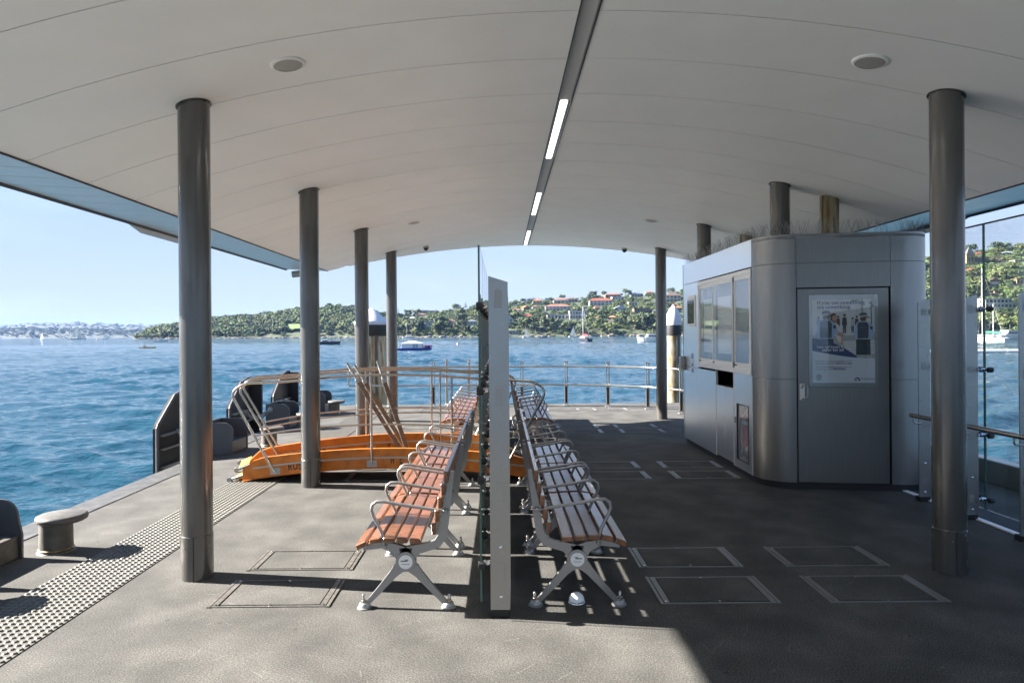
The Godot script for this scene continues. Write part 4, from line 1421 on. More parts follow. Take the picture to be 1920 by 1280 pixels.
# ---------------------------------------------------------------- gangways stored on the deck
# local: runs along +x from 0 to L, width along -z
func make_gangway(label: String, code: String, where: Vector3, turn: float, rails: Array) -> void:
	var g := thing("gangway", label, "gangway", where, turn, "orange boarding gangways")
	var L := 3.22
	var W := 0.5
	var rise := func(x: float) -> float: return 0.02 + 0.125 * (1.0 - pow(x / L * 2.0 - 1.0, 2.0))
	var high := func(x: float) -> float: return 0.215 * clampf(minf(x, L - x) / 0.14 * 0.5 + 0.5, 0.0, 1.0)
	var n := 28
	for s in 2:
		var z := -W * s
		var st := mb()
		var up := []
		var lo := []
		for i in n + 1:
			var x := L * i / n
			lo.append(Vector2(x, rise.call(x)))
			up.append(Vector2(x, rise.call(x) + high.call(x) * (1.0 if s == 0 else 0.5)))
		var zo := z + (0.022 if s == 0 else -0.022)
		var zi := z - (0.022 if s == 0 else -0.022)
		for i in n:
			for e in [[zo, zo - zi], [zi, zi - zo]]: quad(st, v3(lo[i], e[0]), v3(lo[i + 1], e[0]), v3(up[i + 1], e[0]), v3(up[i], e[0]), Vector3(0, 0, e[1]))
			quad(st, v3(up[i], zo), v3(up[i + 1], zo), v3(up[i + 1], zi), v3(up[i], zi), Vector3.UP)
			quad(st, v3(lo[i], zo), v3(lo[i + 1], zo), v3(lo[i + 1], zi), v3(lo[i], zi), Vector3.DOWN)
			# rolled flange along the bottom edge
			quad(st, v3(lo[i], zo), v3(lo[i + 1], zo), v3(lo[i + 1], zo + (zo - zi) * 0.4) + Vector3(0, -0.004, 0), v3(lo[i], zo + (zo - zi) * 0.4) + Vector3(0, -0.004, 0), Vector3.UP)
		for i in [0, n]: quad(st, v3(lo[i], zo), v3(up[i], zo), v3(up[i], zi), v3(lo[i], zi), Vector3(i - 1, 0, 0))
		var beam := part("side_beam", st, M.orange, g)
		# grey rubbing stripe
		st = mb()
		var mid := []
		for i in range(1, n): mid.append(Vector2(L * i / n, rise.call(L * i / n) + (0.115 if s == 0 else 0.05)))
		ribbon(st, mid, [0.018], zo - (zo - zi) * 0.02, zo + (zo - zi) * 0.12)
		part("stripe", st, M.stripe, beam)
		if s == 0:
			for e in [["ROSE BAY", 0.5, 0.012, 0.085, 0.72], ["H", 1.62, 0.024, 0.066, 0.7], ["C", 1.72, 0.024, 0.066, 0.7], ["F", 1.81, 0.024, 0.066, 0.7], [code[0], 2.0, 0.024, 0.066, 0.7], [code[1], 2.1, 0.024, 0.066, 0.7], [code[2], 2.2, 0.024, 0.066, 0.7]]:
				var x: float = e[1]
				var mx := x + (0.18 if e[0].length() > 3 else 0.0)
				var a: float = atan(rise.call(mx + 0.05) - rise.call(mx - 0.05)) / 0.1 * 1.0
				a = atan((rise.call(mx + 0.05) - rise.call(mx - 0.05)) / 0.1)
				lettering(beam, e[0], e[3], M.letters, Transform3D(Basis(Vector3(0, 0, 1), a), Vector3(x, rise.call(x) + e[2], zo + 0.001)), 700, e[4])
			for x in [0.62, 0.72, 1.5, 1.5, 2.6, 2.72]:
				st = mb()
				lathe(st, Vector3(x, rise.call(x) + 0.15 + (0.03 if x == 1.5 else 0.0), zo), [[0.007, 0], [0.006, 0.003], [0.0001, 0.004]], 8, Basis(Vector3.RIGHT, PI / 2))
				part("rivet", st, M.tube_steel, beam)
	# walking surface, end flaps and rollers
	var st := mb()
	for i in n:
		var xa := L * i / n
		var xb := L * (i + 1) / n
		var ya: float = rise.call(xa) + high.call(xa) * 0.4
		var yb: float = rise.call(xb) + high.call(xb) * 0.4
		for e in [0.0, -0.02]: quad(st, Vector3(xa, ya + e, -0.024), Vector3(xb, yb + e, -0.024), Vector3(xb, yb + e, -W + 0.024), Vector3(xa, ya + e, -W + 0.024), Vector3.UP if e == 0.0 else Vector3.DOWN)
	part("walkway", st, M.tactile_base, g)
	for e in [[0.0, -1.0], [L, 1.0]]:
		st = mb()
		var tf := Transform3D(Basis.IDENTITY, Vector3(e[0], 0.0, 0))
		prism(st, PackedVector2Array([Vector2(e[1] * 0.003, 0.03), Vector2(e[1] * 0.12, 0.022), Vector2(e[1] * 0.12, 0.05), Vector2(e[1] * 0.003, 0.1)]), -0.03, -W + 0.03, tf)
		part("end_flap", st, M.yellow, g)
		for z in [0.0, -W]:
			st = mb()
			tube(st, [Vector3(e[0] + e[1] * 0.0, 0.075, z), Vector3(e[0] + e[1] * 0.13, 0.03, z)], 0.014, 8)
			lathe(st, Vector3(e[0] + e[1] * 0.15, 0.026, z - 0.02), [[0.0001, 0], [0.026, 0], [0.026, 0.04], [0.0001, 0.04]], 12, Basis(Vector3.RIGHT, PI / 2))
			part("roller", st, M.galvanised, g)
	# handrails both sides
	for s in rails:
		var z := 0.034 if s == 0 else -W - 0.034
		st = mb()
		var r0: float = rise.call(0.34) + 0.03
		var path := [Vector3(0.36, r0, z), Vector3(-0.12, 0.98, z), Vector3(0.02, 1.085, z)]
		for i in range(2, 11): path.append(Vector3(L * i / 12.0, 1.0 + rise.call(L * i / 12.0) * 1.15, z))
		path.append_array([Vector3(L - 0.02, 1.085, z), Vector3(L + 0.12, 0.98, z), Vector3(L - 0.36, r0, z)])
		tube(st, rounded(path, 0.09, 4), 0.0145, 10)
		var rail := part("handrail", st, M.tube_steel, g)
		for y in [0.5]:
			st = mb()
			var mp := []
			var k: float = (y - r0) / (0.98 - r0)
			mp.append(Vector3(0.36 - 0.48 * k, y + 0.01, z))
			for i in range(2, 11): mp.append(Vector3(L * i / 12.0, y - 0.02 + rise.call(L * i / 12.0) * 1.0, z))
			mp.append(Vector3(L - 0.36 + 0.48 * k, y + 0.01, z))
			tube(st, mp, 0.0095, 8)
			part("mid_rail", st, M.tube_steel, rail)
		for x in [1.42, 2.3]:
			st = mb()
			tube(st, [Vector3(x, rise.call(x) + 0.04, z), Vector3(x, 1.0 + rise.call(x) * 1.13, z)], 0.0125, 8)
			part("stanchion", st, M.tube_steel, rail)
		for x in [0.36, 1.42, 2.3, L - 0.36]:
			st = mb()
			box(st, Vector3(x, rise.call(x) + 0.05, z - (0.01 if s == 0 else -0.01)), Vector3(0.11, 0.075, 0.008), 0.002)
			part("stanchion_plate", st, M.galvanised, rail)
func build_gangways() -> void:
	make_gangway("orange arched gangway lettered ROSE BAY and D26, lying across the deck", "D26", Vector3(-2.85, 0, -7.5), 0.0, [0])
	make_gangway("orange arched gangway lettered ROSE BAY and D38, skewed behind the other one", "D38", Vector3(-3.0, 0, -8.1), deg_to_rad(17.0), [0, 1])
	var spots := [[650, 681, 752, 846, 8.32, "weathered"], [664, 684, 762, 842, 8.12, "yellowed"], [707, 676, 771, 866, 7.72, "brown"]]
	for i in 3:
		var e: Array = spots[i]
		var a := at(e[2], e[3], e[4] - 0.02)
		var b := at(e[0], e[1], e[4] + 0.04)
		var p := thing("prop_bar", "%s flat prop bar with a steel tube head leaning on the gangway rails" % e[5], "bar", a)
		var d := (b - a)
		var len := d.length()
		var y := d.normalized()
		var x := y.cross(Vector3.BACK).normalized()
		p.basis = Basis(x, y, x.cross(y))
		var st := mb()
		box(st, Vector3(0, len * 0.4, 0), Vector3(0.05, len * 0.8, 0.018), 0.003)
		part("bar", st, M.weathered_bar if i != 1 else M.raw_timber, p)
		st = mb()
		tube(st, [Vector3(0, len * 0.78, 0), Vector3(0, len, 0)], 0.017, 10)
		box(st, Vector3(0, len * 0.8, 0), Vector3(0.05, 0.05, 0.03), 0.004)
		part("tube_head", st, M.galvanised, p)

# ---------------------------------------------------------------- bollards, fenders and their brackets
func make_bollard() -> Node3D:
	var b := thing("bollard", "", "bollard", Vector3.ZERO, 0.0, "mooring bollards along the deck edge")
	var st := mb()
	lathe(st, Vector3.ZERO, [[0.128, 0.0], [0.125, 0.006], [0.113, 0.012], [0.112, 0.03], [0.11, 0.2], [0.116, 0.225]], 32)
	part("post", st, M.bollard_paint, b)
	st = mb()
	lathe(st, Vector3(0.045, 0.225, 0), [[0.0001, 0.0], [0.15, 0.0], [0.168, 0.01], [0.174, 0.026], [0.168, 0.044], [0.15, 0.053], [0.0001, 0.056]], 36)
	part("cap", st, M.bollard_paint, b)
	st = mb()
	torus(st, Vector3(0, 0.022, 0), 0.112, 0.009, Basis.IDENTITY, 32, 6)
	part("weld_ring", st, M.stained_steel, b)
	return b
func build_edge() -> void:
	var proto := make_bollard()
	var spots := [[-3.36, 5.13, "standing before the first column"], [-3.4, 9.95, "behind the gangway ends, beside the first fender"], [-3.42, 11.75, "between the two further fender brackets"], [-3.42, 13.9, "last before the end railing"], [-3.4, 4.12, "first beside the near fender bracket"]]
	for i in spots.size():
		var label: String = "grey mushroom-capped steel bollard " + spots[i][2]
		var where := Vector3(spots[i][0], 0, -spots[i][1])
		var o := proto if i == 0 else copy(proto, "bollard", where, 0.0, label)
		o.position = where
		o.set_meta("label", label)
	# seats of dark plate that hold the fender chains
	var names := ["standing alone at the near end of the deck edge", "beside the first fender panel", "beside the second fender panel", "beside the third fender panel"]
	var bz := [4.41, 9.25, 11.72, 14.1]
	for i in 4:
		var b := thing("fender_bracket", "dark rounded steel fender bracket %s" % names[i], "bracket", Vector3(-3.86, 0, -bz[i]), 0.0, "fender brackets on the deck edge")
		var out := PackedVector2Array([Vector2(-0.2, 0.0), Vector2(0.2 if i else 0.36, 0.0), Vector2(0.2 if i else 0.36, 0.17)])
		var cx := 0.08 if i else 0.2
		for k in 9:
			var a := PI / 2 * k / 8.0
			out.append(Vector2(cx + cos(a) * 0.13, 0.3 + sin(a) * 0.13))
		out.append(Vector2(-0.2, 0.43))
		for e in [0.0, -0.55]:
			var st := mb()
			var sc := 1.0 if e == 0.0 else 1.0
			prism(st, out, e, e - 0.02)
			part("side_plate", st, M.dark_paint, b)
		var st := mb()
		bb(st, Vector3(-0.2, 0.0, -0.55), Vector3(-0.17, 0.43, -0.02), 0.003)
		part("back_plate", st, M.dark_paint, b)
		st = mb()
		bb(st, Vector3(-0.169, 0.002, -0.548), Vector3(0.19 if i else 0.34, 0.165, -0.022), 0.006)
		part("seat_box", st, M.bollard_paint if i == 0 else M.dark_paint, b)
		if i > 0:
			st = mb()
			lathe(st, Vector3(-0.12, 0.34, -0.005), [[0.0001, 0.0], [0.045, 0.0], [0.045, 0.02], [0.025, 0.021], [0.025, 0.05], [0.0001, 0.052]], 14, Basis(Vector3.RIGHT, PI / 2))
			part("pin", st, M.galvanised, b)
	# fender panels standing off the edge
	var fz := [8.9, 11.28, 13.46]
	for i in 3:
		var f := thing("dock_fender", "black upright fender panel with ribbed back, %s along the deck edge" % ["first", "second", "third"][i], "fender", Vector3(-4.5, WATER - 0.3, -fz[i]), 0.0, "fender panels in the water")
		var base := -WATER + 0.3
		var poly := PackedVector2Array([Vector2(0, 0), Vector2(0.98, 0), Vector2(0.98, base + 0.86), Vector2(0.82, base + 0.86), Vector2(0.5, base + 0.8), Vector2(0.03, base + 0.45), Vector2(0, base + 0.4)])
		var tf := Transform3D(Basis(Vector3(0, 0, -1), Vector3(0, 1, 0), Vector3(1, 0, 0)), Vector3.ZERO)
		var st := mb()
		prism(st, poly, -0.06, 0.0, tf)
		part("panel", st, M.rubber, f)
		st = mb()
		for k in poly.size():
			if k == 0: continue
			var a := poly[k]
			var b := poly[(k + 1) % poly.size()]
			tube(st, [tf * v3(a, 0.0), tf * v3(b, 0.0)], 0.022, 6)
		part("rim", st, M.dark_paint, f)
		st = mb()
		bb(st, Vector3(0.0, 0.0, -0.99), Vector3(0.2, base + 0.84, -0.93), 0.005)
		part("side_flange", st, M.rubber, f)
		for y in [0.3, 0.12, -0.12]:
			st = mb()
			bb(st, Vector3(0.003, base + y - 0.013, -0.9), Vector3(0.06, base + y + 0.013, -0.06), 0.003)
			part("rib", st, M.galvanised, f)
		# chain from the panel to the bracket
		var c := thing("chain", "galvanised chain slung between the %s fender panel and its bracket" % ["first", "second", "third"][i], "chain", Vector3(-4.44, 0.32, -fz[i] - 0.45), 0.0, "fender chains")
		var from := Vector3.ZERO
		var to := Vector3(0.44, 0.02, -bz[i + 1] + fz[i] + 0.45)
		to.z = clampf(to.z, -0.6, 0.6)
		var nl := 11
		for k in nl:
			var t := (k + 0.5) / nl
			var p := from.lerp(to, t) + Vector3(0, -0.55 * t * (1.0 - t), 0)
			var t2 := t + 0.02
			var d := (from.lerp(to, t2) + Vector3(0, -0.55 * t2 * (1.0 - t2), 0) - p).normalized()
			st = mb()
			var side := d.cross(Vector3.UP).normalized()
			var bs := Basis(d, side.cross(d) * (-1.0), side) if k % 2 == 0 else Basis(d, side, d.cross(side))
			torus(st, Vector3.ZERO, 0.031, 0.011, bs, 12, 6, 1.45)
			part("link", st, M.galvanised, c, p)
		st = mb()
		tube(st, rounded([Vector3(0.44, 0.03, to.z), Vector3(0.36, -0.06, to.z + 0.03), Vector3(0.3, -0.24, to.z + 0.05)], 0.05), 0.012, 8)
		part("hanging_hook", st, M.galvanised, c)

# ---------------------------------------------------------------- mooring piles
func build_piles() -> void:
	for e in [[-3.12, 16.4, 0.39, "beside the end railing behind the waterside columns"], [4.42, 17.5, 0.19, "behind the kiosk's far corner"]]:
		var r: float = e[2]
		var p := thing("mooring_pile", "white-capped steel mooring pile %s" % e[3], "pile", Vector3(e[0], WATER - 1.0, -e[1]), 0.0, "mooring piles")
		var top := -WATER + 1.0 + (1.6 if r > 0.3 else 1.55)
		var st := mb()
		lathe(st, Vector3.ZERO, [[r, 0.0], [r, top]], 36)
		part("shaft", st, M.stained_steel, p)
		st = mb()
		lathe(st, Vector3.ZERO, [[r * 1.01, top - 0.02], [r * 1.04, top], [r * 1.04, top + 0.25], [r * 1.01, top + 0.251]], 36)
		part("collar", st, M.rubber, p)
		st = mb()
		if r > 0.3: lathe(st, Vector3.ZERO, [[r * 1.05, top + 0.25], [r * 1.06, top + 0.32], [r * 1.02, top + 0.335], [r * 0.06, top + 0.66], [0.0001, top + 0.665]], 36)
		else: lathe(st, Vector3.ZERO, [[r * 1.05, top + 0.25], [r * 1.08, top + 0.33], [r * 1.0, top + 0.48], [r * 0.55, top + 0.66], [r * 0.1, top + 0.76], [0.0001, top + 0.765]], 36)
		part("cone_cap", st, M.pile_white, p)
		st = mb()
		tube(st, [Vector3(r * 0.45, 0.5, r * 0.92), Vector3(r * 0.45, top, r * 0.92)], 0.03, 8)
		part("guide_strip", st, M.dark_paint, p)

# ---------------------------------------------------------------- railing round the end of the pontoon
func build_railing() -> void:
	var rl := thing("end_railing", "two-bar steel railing round the far end of the deck", "railing")
	var posts := [Vector3(-2.52, 0, -15.3), Vector3(-1.53, 0, -15.3), Vector3(-0.54, 0, -15.3), Vector3(0.45, 0, -15.3), Vector3(1.44, 0, -15.25), Vector3(2.32, 0, -14.92), Vector3(3.08, 0, -14.4), Vector3(3.55, 0, -13.5)]
	for p in posts:
		var st := mb()
		for s in [-0.028, 0.028]: bb(st, p + Vector3(s - 0.008, 0.0, -0.03), p + Vector3(s + 0.008, 1.0, 0.03), 0.002)
		var o := part("post", st, M.tube_steel, rl)
		st = mb()
		bb(st, p + Vector3(-0.02, 0.06, -0.02), p + Vector3(0.02, 0.42, 0.02), 0.003)
		part("infill_block", st, M.rubber, o)
		st = mb()
		for y in [0.06, 0.25, 0.42, 0.97]: lathe(st, p + Vector3(-0.045, y, 0.0), [[0.0001, 0], [0.012, 0.0], [0.012, 0.09], [0.0001, 0.09]], 8, Basis(Vector3(0, 0, 1), -PI / 2))
		part("bolt", st, M.tube_steel, o)
		st = mb()
		bb(st, p + Vector3(-0.06, 0.0, -0.06), p + Vector3(0.06, 0.012, 0.06), 0.003)
		part("base_plate", st, M.galvanised, o)
	for y in [0.47, 0.88]:
		var path := []
		if y > 0.8: path.append_array([Vector3(-3.42, 0.47, -15.24), Vector3(-3.42, 0.88, -15.24)])
		else: path.append(Vector3(-3.4, 0.47, -15.24))
		for p in posts: path.append(p + Vector3(0, y, 0.055))
		path.append(Vector3(2.75 + 0.85, y, -12.6))
		path.append(Vector3(2.75, y, -10.1))
		var st := mb()
		tube(st, rounded(path, 0.22, 5), 0.021, 12)
		part("rail", st, M.tube_steel, rl)
	for x in [-1.27, -0.755]:
		var h := thing("ladder_stile", "plain steel ladder stile standing up outside the end railing, %s" % ("nearer the glass screen" if x > -1.0 else "nearer the waterside columns"), "stile", Vector3(x, 0, -15.55), 0.0, "ladder stiles at the deck end")
		var st := mb()
		tube(st, [Vector3(0, -0.6, -0.16), Vector3(0, 1.0, -0.16), Vector3(0, 1.04, -0.16)], 0.03, 12)
		part("tube", st, M.tube_steel, h)
		st = mb()
		bb(st, Vector3(-0.03, -0.02, -0.16), Vector3(0.03, 0.012, 0.06), 0.003)
		part("fixing_plate", st, M.galvanised, h)
# ---------------------------------------------------------------- boats
func hull(st: SurfaceTool, L: float, W: float, H: float, draft := 0.3, transom := 0.7) -> void:   # bow at +x, waterline at y 0
	var n := 10
	var ring := []
	for i in n + 1:
		var s := float(i) / n
		var w := W * 0.5 * (transom + (1.0 - transom) * sin(minf(s * 2.2, 1.0) * PI / 2)) * (1.0 if s < 0.45 else 1.0 - pow((s - 0.45) / 0.55, 2.2))
		var x := -L * 0.5 + L * s
		var sheer := H * (1.0 + 0.35 * s * s)
		ring.append([Vector3(x, sheer, w), Vector3(x - 0.04 * L * s * s, 0.1 * H, w * 0.82), Vector3(x - 0.08 * L * s * s, -draft, w * 0.15), Vector3(x - 0.08 * L * s * s, -draft, -w * 0.15), Vector3(x - 0.04 * L * s * s, 0.1 * H, -w * 0.82), Vector3(x, sheer, -w)])
	for i in n:
		for k in 5:
			var a: Vector3 = ring[i][k]
			quad(st, a, ring[i + 1][k], ring[i + 1][k + 1], ring[i][k + 1], Vector3(0, -0.3 if k != 2 else -1.0, [1, 1, 0, -1, -1][k]))
		quad(st, ring[i][0] - Vector3(0, 0.04, 0), ring[i + 1][0] - Vector3(0, 0.04, 0), ring[i + 1][5] - Vector3(0, 0.04, 0), ring[i][5] - Vector3(0, 0.04, 0), Vector3.UP)
	for k in 4: tri(st, ring[0][0], ring[0][k + 1], ring[0][k + 2] if k + 2 < 6 else ring[0][5], Vector3.LEFT)
func sail_tri(st: SurfaceTool, a: Vector3, b: Vector3, c: Vector3, belly: Vector3) -> void:
	var n := 6
	for i in n:
		for j in n - i:
			var f := func(u: int, v: int) -> Vector3:
				var p := float(u) / n
				var q := float(v) / n
				return a * (1.0 - p - q) + b * p + c * q + belly * (p * q * 3.0 + p * (1 - p - q) * 3.0 + q * (1 - p - q) * 3.0) / 1.5
			tri(st, f.call(i, j), f.call(i + 1, j), f.call(i, j + 1), belly)
			if i + j < n - 1: tri(st, f.call(i + 1, j), f.call(i + 1, j + 1), f.call(i, j + 1), belly)
func dinghy(label: String, px: float, py: float, mast: float, turn: float, group := "", far := 0.0) -> void:
	var where := on_water(px, py)
	if far > 0.0:
		where = at(px, py, far)
		where.y = WATER
	var b := thing("sailing_boat", label, "sailboat", where, turn, group)
	var k := mast / 6.0
	var st := mb()
	hull(st, 4.4 * k, 1.7 * k, 0.45 * k, 0.2)
	part("hull", st, M.hull_white, b)
	st = mb()
	tube(st, [Vector3(0.5 * k, 0.3, 0), Vector3(0.45 * k, mast, 0)], 0.05 * k, 6)
	tube(st, [Vector3(0.5 * k, 1.0 * k, 0), Vector3(-1.9 * k, 0.95 * k, 0.35 * k)], 0.04 * k, 6)
	part("mast", st, M.galvanised, b)
	st = mb()
	sail_tri(st, Vector3(0.46 * k, mast * 0.98, 0), Vector3(-1.85 * k, 1.0 * k, 0.33 * k), Vector3(0.5 * k, 1.02 * k, 0), Vector3(0, 0, 0.22 * k))
	part("mainsail", st, M.sail, b)
	st = mb()
	sail_tri(st, Vector3(0.5 * k, mast * 0.8, 0), Vector3(0.62 * k, 0.7 * k, 0.25 * k), Vector3(2.1 * k, 0.55 * k, 0), Vector3(0, 0, 0.16 * k))
	part("jib", st, M.sail, b)
func yacht(label: String, px: float, py: float, L: float, mast: float, turn: float, hull_m: Material, cover: Material, group := "") -> void:
	var b := thing("moored_yacht", label, "yacht", on_water(px, py), turn, group)
	var st := mb()
	hull(st, L, L * 0.3, L * 0.1, 0.4)
	part("hull", st, hull_m, b)
	st = mb()
	box(st, Vector3(-0.02 * L, L * 0.145, 0), Vector3(L * 0.4, L * 0.07, L * 0.17), L * 0.02)
	var cab := part("cabin", st, M.hull_white, b)
	for s in [-1.0, 1.0]:
		st = mb()
		box(st, Vector3(0, L * 0.15, s * L * 0.086), Vector3(L * 0.28, L * 0.025, 0.02))
		part("window", st, M.window_dark, cab)
	st = mb()
	tube(st, [Vector3(L * 0.08, L * 0.1, 0), Vector3(L * 0.08, mast, 0)], 0.07, 8)
	tube(st, [Vector3(L * 0.08, mast * 0.5, -L * 0.09), Vector3(L * 0.08, mast * 0.5, L * 0.09)], 0.03, 5)
	tube(st, [Vector3(L * 0.08, mast * 0.75, -L * 0.07), Vector3(L * 0.08, mast * 0.75, L * 0.07)], 0.03, 5)
	part("mast", st, M.hull_white, b)
	st = mb()
	for e in [Vector3(L * 0.49, L * 0.14, 0), Vector3(-L * 0.49, L * 0.1, 0), Vector3(L * 0.08, L * 0.1, L * 0.14), Vector3(L * 0.08, L * 0.1, -L * 0.14)]: tube(st, [Vector3(L * 0.08, mast * 0.98, 0), e], 0.016, 3, 1.0, false)
	part("rigging", st, M.galvanised, b)
	st = mb()
	tube(st, [Vector3(L * 0.06, L * 0.24, 0), Vector3(-L * 0.15, L * 0.235, 0), Vector3(-L * 0.36, L * 0.22, 0)], L * 0.022, 8)
	part("boom_cover", st, cover, b)
func cruiser(label: String, px: float, py: float, L: float, turn: float, hull_m: Material, group := "", called := "motor_boat") -> void:
	var b := thing(called, label, "boat", on_water(px, py), turn, group)
	var st := mb()
	hull(st, L, L * 0.32, L * 0.12, 0.3, 0.85)
	part("hull", st, hull_m, b)
	st = mb()
	var prof := PackedVector2Array([Vector2(-L * 0.26, L * 0.11), Vector2(L * 0.24, L * 0.11), Vector2(L * 0.12, L * 0.235), Vector2(-L * 0.24, L * 0.235)])
	prism(st, prof, -L * 0.11, L * 0.11)
	var cab := part("cabin", st, M.hull_white, b)
	for s in [-1.0, 1.0]:
		for q in 4:
			st = mb()
			box(st, Vector3(-L * 0.18 + q * L * 0.085, L * 0.185, s * L * 0.1115), Vector3(L * 0.068, L * 0.055, 0.02))
			part("window", st, M.window_dark, cab)
	st = mb()
	box(st, Vector3(-L * 0.06, L * 0.245, 0), Vector3(L * 0.42, L * 0.016, L * 0.26), 0.02)
	part("cabin_roof", st, M.hull_white, cab)
	st = mb()
	tube(st, [Vector3(-L * 0.02, L * 0.25, 0), Vector3(-L * 0.03, L * 0.42, 0)], 0.03, 6)
	part("aerial", st, M.galvanised, b)
	st = mb()
	for s in [-1.0, 1.0]: tube(st, [Vector3(L * 0.2, L * 0.22, s * L * 0.11), Vector3(L * 0.36, L * 0.25, s * L * 0.08), Vector3(L * 0.47, L * 0.27, 0)], 0.02, 5)
	part("bow_rail", st, M.tube_steel, b)
func build_boats() -> void:
	# blue houseboat
	var L := 9.6
	var b := thing("houseboat", "bright blue flat houseboat with a white hipped cabin moored in the bay", "houseboat", on_water(773, 657), 0.0)
	var st := mb()
	prism(st, PackedVector2Array([Vector2(-L * 0.5, 0.55), Vector2(-L * 0.47, -0.3), Vector2(L * 0.46, -0.3), Vector2(L * 0.5, 0.75), Vector2(L * 0.3, 0.62)]), -1.6, 1.6)
	part("hull", st, M.hull_blue, b)
	st = mb()
	bb(st, Vector3(-2.6, 0.58, -1.3), Vector3(2.6, 1.75, 1.3), 0.03)
	var cab := part("cabin", st, M.hull_white, b)
	st = mb()
	for e in [[Vector3(-2.8, 1.76, 1.5), Vector3(2.8, 1.76, 1.5), Vector3(0.7, 2.4, 0), Vector3(-0.7, 2.4, 0)], [Vector3(-2.8, 1.76, -1.5), Vector3(2.8, 1.76, -1.5), Vector3(0.7, 2.4, 0), Vector3(-0.7, 2.4, 0)]]: quad(st, e[0], e[1], e[2], e[3], Vector3(0, 1, e[0].z))
	tri(st, Vector3(-2.8, 1.76, 1.5), Vector3(-2.8, 1.76, -1.5), Vector3(-0.7, 2.4, 0), Vector3(-1, 1, 0))
	tri(st, Vector3(2.8, 1.76, 1.5), Vector3(2.8, 1.76, -1.5), Vector3(0.7, 2.4, 0), Vector3(1, 1, 0))
	quad(st, Vector3(-2.8, 1.755, -1.5), Vector3(2.8, 1.755, -1.5), Vector3(2.8, 1.755, 1.5), Vector3(-2.8, 1.755, 1.5), Vector3.DOWN)
	part("cabin_roof", st, M.roof_white, cab)
	for e in [[-0.9, 0.85, M.hull_white], [0.55, 0.3, M.wall_blue], [1.25, 0.28, M.wall_blue]]:
		st = mb()
		box(st, Vector3(e[0], 1.15, 1.31), Vector3(e[1] * 2.0, 0.95, 0.02))
		part("window_screen", st, e[2], cab)
	st = mb()
	tube(st, [Vector3(-3.4, 0.5, 0), Vector3(-3.4, 3.0, 0)], 0.03, 6)
	part("pole", st, M.galvanised, b)
	st = mb()
	bb(st, Vector3(3.1, 0.6, -1.2), Vector3(4.5, 1.3, 1.2), 0.05)
	part("locker", st, M.hull_blue, b)
	for e in [[2.9, 0.95, 1.5], [3.4, 0.9, 1.55], [3.9, 1.0, 1.5]]:
		st = mb()
		lathe(st, Vector3(e[0], e[1], e[2]), [[0.0001, -0.2], [0.14, -0.14], [0.2, 0], [0.14, 0.14], [0.0001, 0.2]], 12)
		part("float", st, M.buoy_red, b)
	# dark work barge
	b.scale = Vector3.ONE * 0.62
	b = thing("work_barge", "low black work barge with deck gear between the waterside columns", "barge", on_water(612, 646), 0.15)
	st = mb()
	prism(st, PackedVector2Array([Vector2(-3.6, 0.7), Vector2(-3.4, -0.3), Vector2(3.2, -0.3), Vector2(3.7, 0.9)]), -1.5, 1.5)
	part("hull", st, M.hull_dark, b)
	st = mb()
	box(st, Vector3(-0.5, 1.0, 0), Vector3(1.5, 0.6, 1.4), 0.1)
	part("deck_house", st, M.wall_grey, b)
	st = mb()
	box(st, Vector3(1.4, 0.9, 0.2), Vector3(1.0, 0.35, 1.0), 0.05)
	box(st, Vector3(-2.3, 0.85, -0.2), Vector3(0.8, 0.3, 0.8), 0.05)
	part("deck_gear", st, M.galvanised, b)
	st = mb()
	tube(st, [Vector3(0.1, 1.2, 0), Vector3(0.3, 2.2, 0)], 0.05, 6)
	part("davit", st, M.galvanised, b)
	dinghy("small white sailing dinghy close under the stone boat shed", 987, 633, 7.0, 0.3)
	dinghy("small white sailing dinghy before the largest dark fig trees", 1074, 631.5, 8.4, 0.2)
	yacht("dark-hulled yacht with a red sail cover on a bay mooring", 1095, 640, 8.6, 11.0, PI / 2 + 0.3, M.hull_dark, M.red_cover)
	cruiser("white half-cabin motor boat at anchor beside the far kiosk-side column", 1222, 640.5, 8.5, PI, M.hull_white)
	cruiser("small dark launch with people between the two sailing dinghies", 1019, 633, 5.0, 0.0, M.hull_dark)
	# racing yachts under the distant headland
	var fleet := [[78, 639.6, 9.0, -0.5], [118, 639.2, 6.0, 0.4], [131, 639.2, 11.0, 0.2], [142, 639.3, 18.0, 0.15], [149, 639.2, 9.5, 0.5], [157, 639.2, 8.0, 0.1], [197, 638.7, 9.5, 0.1], [232, 638.4, 5.0, 0.3]]
	var says := ["a leaning yacht sailing apart on the open side", "a small yacht beside the racing cluster", "a mid-sized yacht in the racing cluster", "the tallest yacht in the racing cluster", "a yacht close behind the tallest one", "a yacht at the edge of the racing cluster", "a lone upright yacht off the headland tip", "the smallest yacht nearest the headland tip"]
	for i in fleet.size():
		var e: Array = fleet[i]
		dinghy("cream-sailed boat under the hazy shore, %s" % says[i], e[0], e[1], e[2], e[3], "yachts racing off the headland", 850.0)
	cruiser("small white motor boat speeding past the headland point", 302, 641, 6.5, 0.0, M.hull_white)
	# kayak
	b = thing("kayak", "yellow kayak alone on the open water, with its paddler", "kayak", on_water(276, 653), 0.1)
	st = mb()
	hull(st, 3.6, 0.65, 0.24, 0.08, 0.1)
	part("hull", st, M.kayak, b)
	var who := thing("person", "person in dark clothing sitting in the yellow kayak", "person", b.position + Vector3(-0.75, 0.16, 0))
	st = mb()
	figure(st)
	part("body", st, M.hull_dark, who)
	st = mb()
	lathe(st, Vector3(0, 0.72, 0), [[0.0001, -0.13], [0.06, -0.11], [0.085, -0.03], [0.09, 0.04], [0.06, 0.11], [0.0001, 0.13]], 12)
	part("head", st, M.skin, who)
	st = mb()
